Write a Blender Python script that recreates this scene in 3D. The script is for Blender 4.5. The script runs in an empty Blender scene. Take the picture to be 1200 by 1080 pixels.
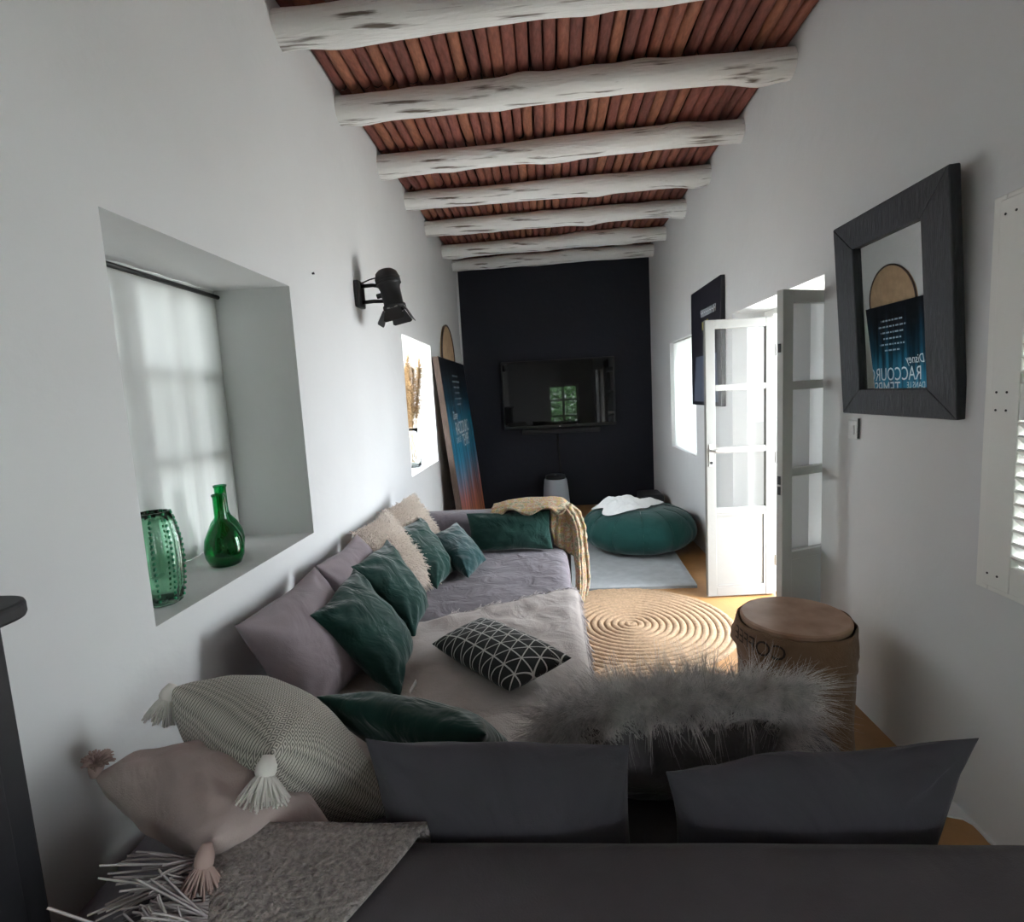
import bpy, bmesh, math, random
import numpy as np
from mathutils import Vector, Matrix, noise

random.seed(7)
RNG = np.random.default_rng(7)
SC = bpy.context.scene
COL = SC.collection
PI = math.pi

# ------------------------------------------------------------------ camera
CAM_H = 1.45
cd = bpy.data.cameras.new('camera')
cam = bpy.data.objects.new('camera', cd)
COL.objects.link(cam)
SC.camera = cam
cd.sensor_fit = 'HORIZONTAL'
cd.sensor_width = 36.0
cd.lens = 640.0 * 36.0 / 1200.0
cd.clip_start = 0.02
_R = Vector((0.997, 0.063, -0.054))
_F = Vector((-0.069, 0.990, -0.119))
_F.normalize()
_R = (_R - _F * _R.dot(_F)).normalized()
_U = _R.cross(_F)
cam.matrix_world = Matrix(((_R.x, _U.x, -_F.x, 0), (_R.y, _U.y, -_F.y, 0), (_R.z, _U.z, -_F.z, CAM_H), (0, 0, 0, 1)))

# ------------------------------------------------------------------ sky, daylight, exposure
world = bpy.data.worlds.new('sky')
SC.world = world
world.use_nodes = True
wn = world.node_tree
bg = wn.nodes['Background']
bg.inputs['Color'].default_value = (0.86, 0.93, 1.0, 1)
bg.inputs['Strength'].default_value = 9.0
SC.view_settings.view_transform = 'Standard'
SC.view_settings.look = 'None'
SC.view_settings.gamma = 1.0
SC.view_settings.use_curve_mapping = False
SC.view_settings.exposure = 1.5
SC.cycles.use_denoising = True
SC.cycles.max_bounces = 10
SC.cycles.diffuse_bounces = 6
SC.cycles.transparent_max_bounces = 16
SC.cycles.sample_clamp_indirect = 8.0


def portal(name, loc, rot, sx, sy):
    d = bpy.data.lights.new(name, 'AREA')
    d.shape = 'RECTANGLE'
    d.size = sx
    d.size_y = sy
    d.cycles.is_portal = True
    o = bpy.data.objects.new(name, d)
    COL.objects.link(o)
    o.location = loc
    o.rotation_euler = rot
    return o


# an area light shines along its -Z
TO_PX = (0, -PI / 2, 0)    # towards +x
TO_NX = (0, PI / 2, 0)     # towards -x
portal('daylight_window_1', (-1.50, 1.815, 1.42), TO_PX, 1.10, 1.05)
portal('daylight_window_2', (-1.50, 4.61, 1.41), TO_PX, 1.12, 1.10)
portal('daylight_door', (1.78, 3.28, 0.96), TO_NX, 1.95, 1.10)
portal('daylight_window_3', (1.78, 5.43, 1.36), TO_NX, 1.12, 1.10)
portal('daylight_window_4', (1.78, 1.25, 1.36), TO_NX, 1.12, 0.90)
portal('daylight_added_window', (1.78, -0.60, 1.30), TO_NX, 1.42, 0.72)  # serves the opening added behind the viewer for fill light
portal('daylight_window_5', (0.46, -1.93, 1.0), (PI / 2, 0, 0), 0.95, 1.40)


# ------------------------------------------------------------------ material helpers
def mat(name, col, rough=0.8, bump=0.0, bscale=60.0, vary=0.0, vscale=3.0, col2=None, metal=0.0, spec=0.5,
        sheen=0.0, sheen_tint=None, stretch=None, detail=4.0, coords='Object'):
    m = bpy.data.materials.new(name)
    m.use_nodes = True
    nt = m.node_tree
    b = nt.nodes['Principled BSDF']
    b.inputs['Base Color'].default_value = (*col, 1)
    b.inputs['Roughness'].default_value = rough
    b.inputs['Metallic'].default_value = metal
    b.inputs['Specular IOR Level'].default_value = spec
    if sheen:
        b.inputs['Sheen Weight'].default_value = sheen
        b.inputs['Sheen Roughness'].default_value = 0.4
        if sheen_tint:
            b.inputs['Sheen Tint'].default_value = (*sheen_tint, 1)
    if bump or vary or col2:
        tc = nt.nodes.new('ShaderNodeTexCoord')
        mp = nt.nodes.new('ShaderNodeMapping')
        nt.links.new(tc.outputs[coords], mp.inputs['Vector'])
        if stretch:
            mp.inputs['Scale'].default_value = stretch
    if bump:
        n = nt.nodes.new('ShaderNodeTexNoise')
        n.inputs['Scale'].default_value = bscale
        n.inputs['Detail'].default_value = detail
        nt.links.new(mp.outputs[0], n.inputs['Vector'])
        bp = nt.nodes.new('ShaderNodeBump')
        bp.inputs['Strength'].default_value = bump
        bp.inputs['Distance'].default_value = 0.01
        nt.links.new(n.outputs['Fac'], bp.inputs['Height'])
        nt.links.new(bp.outputs[0], b.inputs['Normal'])
    if vary or col2:
        n2 = nt.nodes.new('ShaderNodeTexNoise')
        n2.inputs['Scale'].default_value = vscale
        n2.inputs['Detail'].default_value = 5
        nt.links.new(mp.outputs[0], n2.inputs['Vector'])
        r = nt.nodes.new('ShaderNodeValToRGB')
        c2 = col2 if col2 else tuple(max(0, c * (1 - vary)) for c in col)
        r.color_ramp.elements[0].color = (*c2, 1)
        r.color_ramp.elements[1].color = (*col, 1)
        r.color_ramp.elements[0].position = 0.32
        r.color_ramp.elements[1].position = 0.66
        nt.links.new(n2.outputs['Fac'], r.inputs['Fac'])
        nt.links.new(r.outputs['Color'], b.inputs['Base Color'])
    return m


def bsdf(m):
    return m.node_tree.nodes['Principled BSDF']


def nd(m, kind, **kw):
    n = m.node_tree.nodes.new(kind)
    for k, v in kw.items():
        setattr(n, k, v)
    return n


def lk(m, a, b):
    m.node_tree.links.new(a, b)


def math_node(m, op, a, b=None, c=None):
    n = nd(m, 'ShaderNodeMath', operation=op)
    for i, x in enumerate((a, b, c)):
        if x is None:
            continue
        if isinstance(x, (int, float)):
            n.inputs[i].default_value = x
        else:
            lk(m, x, n.inputs[i])
    return n.outputs[0]


def fabric(name, col, col2=None, scale=900.0, bump=0.25, sheen=0.15, rough=0.95, vary=0.12, fold=0.35, fscale=7.0, dist=0.003, mottle=9.0):
    """woven cloth: fine thread relief on slow soft creases"""
    m = mat(name, col, rough=rough, vary=vary, vscale=mottle, col2=col2, sheen=sheen, spec=0.15)
    tc = nd(m, 'ShaderNodeTexCoord')
    n1 = nd(m, 'ShaderNodeTexNoise')
    n1.inputs['Scale'].default_value = scale * 0.35
    n1.inputs['Detail'].default_value = 2
    n2 = nd(m, 'ShaderNodeTexNoise')
    n2.inputs['Scale'].default_value = fscale
    n2.inputs['Detail'].default_value = 3
    n2.inputs['Distortion'].default_value = 0.8
    lk(m, tc.outputs['Object'], n1.inputs['Vector'])
    lk(m, tc.outputs['Object'], n2.inputs['Vector'])
    b1 = nd(m, 'ShaderNodeBump')
    b1.inputs['Strength'].default_value = bump
    b1.inputs['Distance'].default_value = dist
    b2 = nd(m, 'ShaderNodeBump')
    b2.inputs['Strength'].default_value = fold
    b2.inputs['Distance'].default_value = 0.03
    lk(m, n1.outputs['Fac'], b1.inputs['Height'])
    lk(m, n2.outputs['Fac'], b2.inputs['Height'])
    lk(m, b2.outputs[0], b1.inputs['Normal'])
    lk(m, b1.outputs[0], bsdf(m).inputs['Normal'])
    return m


def glass_mat(name, col, rough=0.0, mixf=None):
    """thin pane: lets light straight through, mirrors a little"""
    m = bpy.data.materials.new(name)
    m.use_nodes = True
    nt = m.node_tree
    nt.nodes.remove(nt.nodes['Principled BSDF'])
    out = nt.nodes['Material Output']
    t = nd(m, 'ShaderNodeBsdfTransparent')
    t.inputs['Color'].default_value = (*col, 1)
    g = nd(m, 'ShaderNodeBsdfGlossy')
    g.inputs['Roughness'].default_value = rough
    fr = nd(m, 'ShaderNodeFresnel')
    fr.inputs['IOR'].default_value = 1.5
    mx = nd(m, 'ShaderNodeMixShader')
    lk(m, fr.outputs[0], mx.inputs[0])
    lk(m, t.outputs[0], mx.inputs[1])
    lk(m, g.outputs[0], mx.inputs[2])
    lk(m, mx.outputs[0], out.inputs['Surface'])
    return m


def bottle_glass(name, col):
    m = mat(name, col, rough=0.03)
    b = bsdf(m)
    b.inputs['Transmission Weight'].default_value = 1.0
    b.inputs['IOR'].default_value = 1.45
    return m


M = {}
M['plaster'] = mat('white_plaster', (0.68, 0.68, 0.68), 0.92, bump=0.25, bscale=14, vary=0.04, vscale=2.0, spec=0.2, detail=6)
M['black_plaster'] = mat('black_paint', (0.0165, 0.0175, 0.027), 0.75, bump=0.3, bscale=18, spec=0.3, detail=6)
M['floor'] = mat('varnished_floor', (0.43, 0.215, 0.075), 0.32, bump=0.08, bscale=30, vary=0.35, vscale=4)
M['ceil_dark'] = mat('dark_ceiling_board', (0.02, 0.012, 0.01), 0.95)
M['stone_out'] = mat('pale_terrace_stone', (0.62, 0.60, 0.55), 0.9, bump=0.2, bscale=8, vary=0.1)
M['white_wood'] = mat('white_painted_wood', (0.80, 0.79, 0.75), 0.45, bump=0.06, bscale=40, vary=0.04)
M['dimmed_cream_wood'] = mat('dimmed_cream_paint', (0.215, 0.21, 0.195), 0.5, bump=0.06, bscale=40, vary=0.04)  # cream white paint darkened to offset strong daylight on the far leaf
M['shaded_white_wood'] = mat('shaded_white_paint', (0.50, 0.50, 0.475), 0.5, bump=0.06, bscale=40, vary=0.04)  # white door paint with the near leaf's shade put into its colour
M['steel'] = mat('dull_steel', (0.45, 0.44, 0.42), 0.35, metal=1.0)
M['dark_metal'] = mat('dark_iron', (0.03, 0.03, 0.03), 0.5, metal=0.6)
M['black_metal'] = mat('black_lamp_metal', (0.012, 0.012, 0.013), 0.5, spec=0.4)
M['black_plastic'] = mat('black_plastic', (0.01, 0.01, 0.012), 0.4)
M['screen'] = mat('black_screen_glass', (0.004, 0.004, 0.005), 0.03, spec=0.5)
M['pane'] = glass_mat('window_pane', (0.97, 0.98, 0.97))
M['mirror'] = mat('mirror_silver', (0.86, 0.88, 0.88), 0.0, metal=1.0)
M['frame_wood'] = mat('charcoal_wood', (0.014, 0.0155, 0.0235), 0.5, bump=0.5, bscale=14, vary=0.35, vscale=10, stretch=(6, 6, 1.2))
M['cabinet'] = mat('dark_cabinet_paint', (0.018, 0.018, 0.022), 0.55, bump=0.1, bscale=25)
M['sofa'] = fabric('mauve_grey_cover', (0.20, 0.177, 0.198), fold=0.6, fscale=9)
M['sofa_shaded'] = fabric('shaded_mauve_cover', (0.108, 0.096, 0.106), fold=0.35, fscale=6)  # same mauve cover, low light of the near end put into its colour
M['cush_mauve'] = fabric('mauve_cushion_cloth', (0.30, 0.25, 0.27), fold=0.4, fscale=6)
M['cush_dark'] = fabric('charcoal_cushion_cloth', (0.080, 0.074, 0.088), fold=0.7, fscale=6)
M['velvet'] = fabric('green_velvet', (0.014, 0.050, 0.041), fold=0.7, fscale=9, sheen=0.5, bump=0.1, vary=0.35)
M['velvet_blue'] = fabric('bluish_green_velvet', (0.017, 0.056, 0.058), fold=0.6, fscale=9, sheen=0.5, bump=0.1, vary=0.35)
M['beige'] = fabric('beige_throw_cloth', (0.50, 0.445, 0.42), fold=0.5, fscale=9, bump=0.7, scale=600)
M['beige_knit'] = fabric('beige_woven_wool', (0.44, 0.385, 0.365), fold=0.3, fscale=9, bump=1.0, scale=330, dist=0.012, mottle=110, vary=0.45)
M['pink'] = fabric('dusty_pink_cloth', (0.47, 0.375, 0.35), fold=0.7, fscale=7, bump=0.3)
M['pink_yarn'] = mat('dusty_pink_yarn', (0.42, 0.30, 0.27), 0.95)
M['white_yarn'] = mat('cream_yarn', (0.72, 0.67, 0.63), 0.95)
M['grey_yarn'] = mat('grey_beige_yarn', (0.46, 0.41, 0.40), 0.95)
M['shag'] = mat('cream_shag', (0.84, 0.75, 0.67), 0.95)
M['fur'] = mat('grey_fur', (0.82, 0.76, 0.74), 0.7, vary=0.5, vscale=45)
M['fur_cloth'] = fabric('grey_brown_plush', (0.17, 0.15, 0.155), fold=0.7, fscale=12, sheen=0.4)
M['jute'] = mat('jute', (0.50, 0.335, 0.205), 0.95, bump=0.8, bscale=220, vary=0.35, vscale=70)
M['grey_rug'] = mat('grey_rug_pile', (0.42, 0.44, 0.45), 0.98, bump=0.8, bscale=300, vary=0.15, vscale=14)
M['pouf'] = fabric('teal_green_pouf_cloth', (0.012, 0.062, 0.056), fold=0.4, fscale=6, sheen=0.3)
M['white_cloth'] = fabric('white_cotton', (0.80, 0.80, 0.80), fold=0.5, fscale=14)
M['burlap'] = fabric('brown_burlap', (0.22, 0.135, 0.085), fold=0.5, fscale=8, bump=1.0, scale=700)
M['ink'] = mat('dark_sack_ink', (0.045, 0.030, 0.022), 0.95)
M['cork'] = mat('worn_round_wood', (0.46, 0.30, 0.21), 0.55, bump=0.1, bscale=20, col2=(0.27, 0.145, 0.09), vscale=6)
M['disc'] = mat('tan_woven_disc', (0.55, 0.37, 0.22), 0.85, bump=0.5, bscale=120, vary=0.2, vscale=12)
M['green_glass'] = bottle_glass('deep_green_glass', (0.012, 0.46, 0.18))
M['light_green_glass'] = bottle_glass('light_green_glass', (0.58, 0.88, 0.70))
M['clear_glass'] = bottle_glass('clear_glass', (0.93, 0.97, 0.96))
M['nub'] = mat('dark_green_nub', (0.03, 0.20, 0.10), 0.2)
M['pampas'] = mat('dry_pampas', (0.46, 0.30, 0.15), 0.95)
M['grey_can'] = mat('pale_blue_grey_shell', (0.42, 0.45, 0.50), 0.6, bump=0.1, bscale=200)
M['switch'] = mat('white_switch_plastic', (0.72, 0.72, 0.70), 0.35)
M['edge_wood'] = mat('raw_brown_wood', (0.095, 0.060, 0.045), 0.7, bump=0.2, bscale=20, vary=0.35, vscale=8, stretch=(8, 8, 1))
M['black_print'] = mat('dark_poster_paper', (0.012, 0.012, 0.020), 0.45)
M['white_print'] = mat('white_print', (0.75, 0.80, 0.82), 0.6)
M['grey_print'] = mat('grey_blue_print', (0.30, 0.38, 0.44), 0.6)
M['gold_print'] = mat('gold_print', (0.42, 0.38, 0.12), 0.6)
M['leafy'] = mat('garden_leaf', (0.17, 0.36, 0.13), 0.8)


def slat_mats():
    out = []
    for i, c in enumerate([(0.31, 0.105, 0.068), (0.25, 0.080, 0.058), (0.36, 0.135, 0.078), (0.21, 0.068, 0.052), (0.29, 0.092, 0.068)]):
        out.append(mat('red_brown_lath', c, 0.75, bump=0.5, bscale=20, vary=0.4, vscale=9, stretch=(6, 1, 6)))
    return out


def beam_mat():
    m = mat('whitewashed_beam', (0.84, 0.835, 0.815), 0.85, bump=0.7, bscale=9, stretch=(1.2, 9, 9), detail=6)
    tc = nd(m, 'ShaderNodeTexCoord')
    mp = nd(m, 'ShaderNodeMapping')
    mp.inputs['Scale'].default_value = (1.5, 22, 22)
    lk(m, tc.outputs['Object'], mp.inputs['Vector'])
    n = nd(m, 'ShaderNodeTexNoise')
    n.inputs['Scale'].default_value = 1.6
    n.inputs['Detail'].default_value = 4
    lk(m, mp.outputs[0], n.inputs['Vector'])
    r = nd(m, 'ShaderNodeValToRGB')
    r.color_ramp.elements[0].position = 0.29
    r.color_ramp.elements[0].color = (0.16, 0.13, 0.11, 1)
    r.color_ramp.elements[1].position = 0.40
    r.color_ramp.elements[1].color = (0.84, 0.835, 0.815, 1)
    lk(m, n.outputs['Fac'], r.inputs['Fac'])
    lk(m, r.outputs[0], bsdf(m).inputs['Base Color'])
    return m


M['beam'] = beam_mat()


def curtain_mat(TRANS):
    m = bpy.data.materials.new('white_voile')
    m.use_nodes = True
    nt = m.node_tree
    nt.nodes.remove(nt.nodes['Principled BSDF'])
    d = nd(m, 'ShaderNodeBsdfDiffuse')
    d.inputs['Color'].default_value = (0.75, 0.76, 0.74, 1)
    t = nd(m, 'ShaderNodeBsdfTranslucent')
    t.inputs['Color'].default_value = (TRANS, TRANS * 1.03, TRANS * 0.98, 1)
    mx = nd(m, 'ShaderNodeMixShader')
    mx.inputs[0].default_value = 0.40
    lk(m, d.outputs[0], mx.inputs[1])
    lk(m, t.outputs[0], mx.inputs[2])
    lk(m, mx.outputs[0], nt.nodes['Material Output'].inputs['Surface'])
    return m


M['curtain'] = curtain_mat(0.065)
M['sheer'] = curtain_mat(0.75)  # highly translucent, for the added sheet that whitens the far recess


def triangle_mat():
    """black cloth with a printed grid of triangles"""
    m = fabric('black_triangle_print', (0.02, 0.02, 0.02), fold=0.2)
    uv = nd(m, 'ShaderNodeUVMap')
    sp = nd(m, 'ShaderNodeSeparateXYZ')
    lk(m, uv.outputs[0], sp.inputs[0])
    u = math_node(m, 'MULTIPLY', sp.outputs[0], 8.5)
    v = math_node(m, 'ADD', math_node(m, 'MULTIPLY', sp.outputs[1], 4.55), 0.22)
    lines = None
    for e, w in ((v, 0.045), (math_node(m, 'ADD', u, math_node(m, 'MULTIPLY', v, 0.5)), 0.042), (math_node(m, 'SUBTRACT', u, math_node(m, 'MULTIPLY', v, 0.5)), 0.042)):
        f = math_node(m, 'FRACT', math_node(m, 'ADD', e, 0.5))
        d = math_node(m, 'ABSOLUTE', math_node(m, 'SUBTRACT', f, 0.5))
        l = math_node(m, 'LESS_THAN', d, w)
        lines = l if lines is None else math_node(m, 'MAXIMUM', lines, l)
    mx = nd(m, 'ShaderNodeMix', data_type='RGBA')
    mx.inputs[6].default_value = (0.020, 0.021, 0.020, 1)
    mx.inputs[7].default_value = (0.50, 0.49, 0.46, 1)
    lk(m, lines, mx.inputs[0])
    lk(m, mx.outputs[2], bsdf(m).inputs['Base Color'])
    return m


M['triangles'] = triangle_mat()


def diamond_mat():
    """grey and cream weave of small nested diamonds"""
    m = fabric('diamond_weave', (0.4, 0.38, 0.34), fold=0.3, bump=0.8, scale=600)
    uv = nd(m, 'ShaderNodeUVMap')
    sp = nd(m, 'ShaderNodeSeparateXYZ')
    lk(m, uv.outputs[0], sp.inputs[0])
    def tri(s, k):
        f = math_node(m, 'FRACT', math_node(m, 'MULTIPLY', s, k))
        return math_node(m, 'ABSOLUTE', math_node(m, 'SUBTRACT', f, 0.5))
    d = math_node(m, 'ADD', tri(sp.outputs[0], 21.0), tri(sp.outputs[1], 21.0))
    b = math_node(m, 'FRACT', math_node(m, 'MULTIPLY', d, 3.0))
    l = math_node(m, 'LESS_THAN', b, 0.5)
    mx = nd(m, 'ShaderNodeMix', data_type='RGBA')
    mx.inputs[6].default_value = (0.62, 0.585, 0.52, 1)
    mx.inputs[7].default_value = (0.21, 0.20, 0.18, 1)
    lk(m, l, mx.inputs[0])
    lk(m, mx.outputs[2], bsdf(m).inputs['Base Color'])
    return m


M['diamonds'] = diamond_mat()


def knit_mat():
    """yarn that changes between yellow, pink, cream and grey green"""
    m = mat('multicolour_knit', (0.6, 0.5, 0.4), 0.95, bump=1.0, bscale=160)
    tc = nd(m, 'ShaderNodeTexCoord')
    mp = nd(m, 'ShaderNodeMapping')
    mp.inputs['Scale'].default_value = (14, 24, 14)
    lk(m, tc.outputs['Object'], mp.inputs['Vector'])
    n = nd(m, 'ShaderNodeTexNoise')
    n.inputs['Scale'].default_value = 2.5
    n.inputs['Detail'].default_value = 5
    lk(m, mp.outputs[0], n.inputs['Vector'])
    r = nd(m, 'ShaderNodeValToRGB')
    cols = [(0.16, 0.12, 0.07), (0.50, 0.44, 0.15), (0.42, 0.20, 0.16), (0.52, 0.46, 0.32), (0.20, 0.23, 0.14), (0.44, 0.35, 0.26)]
    cr = r.color_ramp
    cr.elements[0].position = 0.28
    cr.elements[1].position = 0.72
    cr.elements[0].color = (*cols[0], 1)
    cr.elements[1].color = (*cols[5], 1)
    for i in range(1, 5):
        e = cr.elements.new(0.28 + 0.44 * i / 5)
        e.color = (*cols[i], 1)
    lk(m, n.outputs['Fac'], r.inputs['Fac'])
    lk(m, r.outputs[0], bsdf(m).inputs['Base Color'])
    return m


M['knit'] = knit_mat()


def poster_mat():
    """big print: black at the top, blue streaks, red and orange streaks at the foot"""
    m = mat('blue_film_print', (0.1, 0.2, 0.3), 0.4)
    uv = nd(m, 'ShaderNodeUVMap')
    sp = nd(m, 'ShaderNodeSeparateXYZ')
    lk(m, uv.outputs[0], sp.inputs[0])
    mp = nd(m, 'ShaderNodeMapping')
    mp.inputs['Scale'].default_value = (16, 1.0, 1)
    lk(m, uv.outputs[0], mp.inputs['Vector'])
    n = nd(m, 'ShaderNodeTexNoise')
    n.inputs['Scale'].default_value = 1.3
    n.inputs['Detail'].default_value = 3
    lk(m, mp.outputs[0], n.inputs['Vector'])
    r = nd(m, 'ShaderNodeValToRGB')
    cr = r.color_ramp
    cr.elements[0].position = 0.0
    cr.elements[0].color = (0.50, 0.14, 0.05, 1)
    cr.elements[1].position = 0.90
    cr.elements[1].color = (0.010, 0.012, 0.018, 1)
    for p, c in ((0.10, (0.62, 0.22, 0.10)), (0.22, (0.55, 0.20, 0.17)), (0.33, (0.30, 0.34, 0.46)), (0.45, (0.04, 0.32, 0.52)), (0.62, (0.035, 0.27, 0.42)), (0.74, (0.012, 0.07, 0.12))):
        e = cr.elements.new(p)
        e.color = (*c, 1)
    wob = math_node(m, 'ADD', sp.outputs[1], math_node(m, 'MULTIPLY', math_node(m, 'SUBTRACT', n.outputs['Fac'], 0.5), 0.45))
    lk(m, wob, r.inputs['Fac'])
    r2 = nd(m, 'ShaderNodeValToRGB')
    r2.color_ramp.elements[0].position = 0.35
    r2.color_ramp.elements[0].color = (0.12, 0.12, 0.16, 1)
    r2.color_ramp.elements[1].position = 0.6
    r2.color_ramp.elements[1].color = (1, 1, 1, 1)
    n3 = nd(m, 'ShaderNodeTexNoise')
    n3.inputs['Scale'].default_value = 1.6
    mp3 = nd(m, 'ShaderNodeMapping')
    mp3.inputs['Scale'].default_value = (14, 0.8, 1)
    mp3.inputs['Location'].default_value = (3, 7, 0)
    lk(m, uv.outputs[0], mp3.inputs['Vector'])
    lk(m, mp3.outputs[0], n3.inputs['Vector'])
    lk(m, n3.outputs['Fac'], r2.inputs['Fac'])
    mx = nd(m, 'ShaderNodeMix', data_type='RGBA', blend_type='MULTIPLY')
    mx.inputs[0].default_value = 0.85
    lk(m, r.outputs[0], mx.inputs[6])
    lk(m, r2.outputs[0], mx.inputs[7])
    lk(m, mx.outputs[2], bsdf(m).inputs['Base Color'])
    return m


M['poster'] = poster_mat()


# ------------------------------------------------------------------ mesh helpers
def wloc(o):
    v = Vector((0, 0, 0))
    while o is not None:
        v += o.location
        o = o.parent
    return v


class G:
    """collects geometry in world coordinates"""
    def __init__(s):
        s.v, s.f, s.uv = [], [], None

    def add(s, verts, faces):
        k = len(s.v)
        s.v += [tuple(p) for p in verts]
        s.f += [tuple(i + k for i in f) for f in faces]

    def box(s, x0, x1, y0, y1, z0, z1):
        s.add([(x0, y0, z0), (x1, y0, z0), (x1, y1, z0), (x0, y1, z0), (x0, y0, z1), (x1, y0, z1), (x1, y1, z1), (x0, y1, z1)],
              [(3, 2, 1, 0), (4, 5, 6, 7), (0, 1, 5, 4), (1, 2, 6, 5), (2, 3, 7, 6), (3, 0, 4, 7)])

    def obox(s, c, ax, ay, az):
        """box from a centre and three half-axis vectors"""
        c, ax, ay, az = (Vector(q) for q in (c, ax, ay, az))
        vs = [c + ax * i + ay * j + az * k for k in (-1, 1) for i, j in ((-1, -1), (1, -1), (1, 1), (-1, 1))]
        s.add(vs, [(3, 2, 1, 0), (4, 5, 6, 7), (0, 1, 5, 4), (1, 2, 6, 5), (2, 3, 7, 6), (3, 0, 4, 7)])

    def grid(s, fn, nu, nv, wrap_u=False, flip=False):
        k = len(s.v)
        cu = nu if wrap_u else nu + 1
        for j in range(nv + 1):
            for i in range(cu):
                s.v.append(tuple(fn(i / nu, j / nv)))
        for j in range(nv):
            for i in range(nu):
                a = k + j * cu + i
                b = k + j * cu + (i + 1) % cu
                q = (a, b, b + cu, a + cu)
                s.f.append(q[::-1] if flip else q)

    def lathe(s, prof, c, n=32, ring=None):
        """prof: list of (radius, z); ring(angle, r, z) may change the radius"""
        k = len(s.v)
        for r, z in prof:
            for i in range(n):
                a = 2 * PI * i / n
                rr = ring(a, r, z) if ring else r
                s.v.append((c[0] + rr * math.cos(a), c[1] + rr * math.sin(a), c[2] + z))
        for j in range(len(prof) - 1):
            for i in range(n):
                i2 = (i + 1) % n
                s.f.append((k + j * n + i, k + j * n + i2, k + (j + 1) * n + i2, k + (j + 1) * n + i))
        s.f.append(tuple(k + i for i in range(n))[::-1])
        e = k + (len(prof) - 1) * n
        s.f.append(tuple(e + i for i in range(n)))

    def tube(s, pts, rad, n=8):
        pts = [Vector(p) for p in pts]
        if not isinstance(rad, (list, tuple)):
            rad = [rad] * len(pts)
        k = len(s.v)
        ref = Vector((0.13, 0.31, 0.94))
        for i, p in enumerate(pts):
            t = (pts[min(i + 1, len(pts) - 1)] - pts[max(i - 1, 0)]).normalized()
            a = t.cross(ref)
            if a.length < 1e-3:
                a = t.cross(Vector((1, 0, 0)))
            a.normalize()
            b = t.cross(a)
            for q in range(n):
                an = 2 * PI * q / n
                s.v.append(tuple(p + (a * math.cos(an) + b * math.sin(an)) * rad[i]))
        for j in range(len(pts) - 1):
            for i in range(n):
                i2 = (i + 1) % n
                s.f.append((k + j * n + i, k + j * n + i2, k + (j + 1) * n + i2, k + (j + 1) * n + i))
        s.f.append(tuple(k + i for i in range(n))[::-1])
        e = k + (len(pts) - 1) * n
        s.f.append(tuple(e + i for i in range(n)))

    def build(s, name, m, parent=None, origin=None, smooth=False, bevel=0.0, segs=2, uv=None, mats=None, subsurf=0, solid=0.0):
        o0 = wloc(parent) if parent is not None else Vector((0, 0, 0))
        if origin is None:
            origin = o0 if parent is not None else Vector((0, 0, 0))
        origin = Vector(origin)
        me = bpy.data.meshes.new(name)
        me.from_pydata([(x - origin.x, y - origin.y, z - origin.z) for x, y, z in s.v], [], s.f)
        me.update()
        if uv is not None:
            l = me.uv_layers.new(name='UVMap')
            for lp in me.loops:
                l.data[lp.index].uv = uv[lp.vertex_index]
        for q in (mats or [m]):
            me.materials.append(q)
        if smooth:
            me.polygons.foreach_set('use_smooth', [True] * len(me.polygons))
        o = bpy.data.objects.new(name, me)
        COL.objects.link(o)
        if parent is not None:
            o.parent = parent
        o.location = origin - o0
        if bevel:
            b = o.modifiers.new('edges', 'BEVEL')
            b.width = bevel
            b.segments = segs
            b.limit_method = 'ANGLE'
        if solid:
            b = o.modifiers.new('thick', 'SOLIDIFY')
            b.thickness = solid
            b.offset = 1.0
        if subsurf:
            b = o.modifiers.new('soft', 'SUBSURF')
            b.levels = subsurf
            b.render_levels = subsurf
        return o


def tag(o, label=None, cat=None, group=None, kind=None):
    if label:
        o['label'] = label
    if cat:
        o['category'] = cat
    if group:
        o['group'] = group
    if kind:
        o['kind'] = kind
    return o


def thing(name, label, cat, loc=(0, 0, 0), group=None):
    o = bpy.data.objects.new(name, None)
    o.empty_display_size = 0.1
    COL.objects.link(o)
    o.location = loc
    return tag(o, label, cat, group)


def fast_mesh(name, verts, quads, m, parent=None, smooth=True):
    """large strand meshes straight from arrays"""
    o0 = wloc(parent) if parent is not None else Vector((0, 0, 0))
    verts = np.asarray(verts, dtype=np.float32) - np.array(o0, dtype=np.float32)
    quads = np.asarray(quads, dtype=np.int32)
    me = bpy.data.meshes.new(name)
    me.vertices.add(len(verts))
    me.vertices.foreach_set('co', verts.ravel())
    me.loops.add(quads.size)
    me.loops.foreach_set('vertex_index', quads.ravel())
    me.polygons.add(len(quads))
    me.polygons.foreach_set('loop_start', np.arange(0, quads.size, 4, dtype=np.int32))
    me.polygons.foreach_set('loop_total', np.full(len(quads), 4, dtype=np.int32))
    me.polygons.foreach_set('use_smooth', np.full(len(quads), smooth, dtype=bool))
    me.materials.append(m)
    me.update(calc_edges=True)
    o = bpy.data.objects.new(name, me)
    COL.objects.link(o)
    if parent is not None:
        o.parent = parent
    return o


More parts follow.
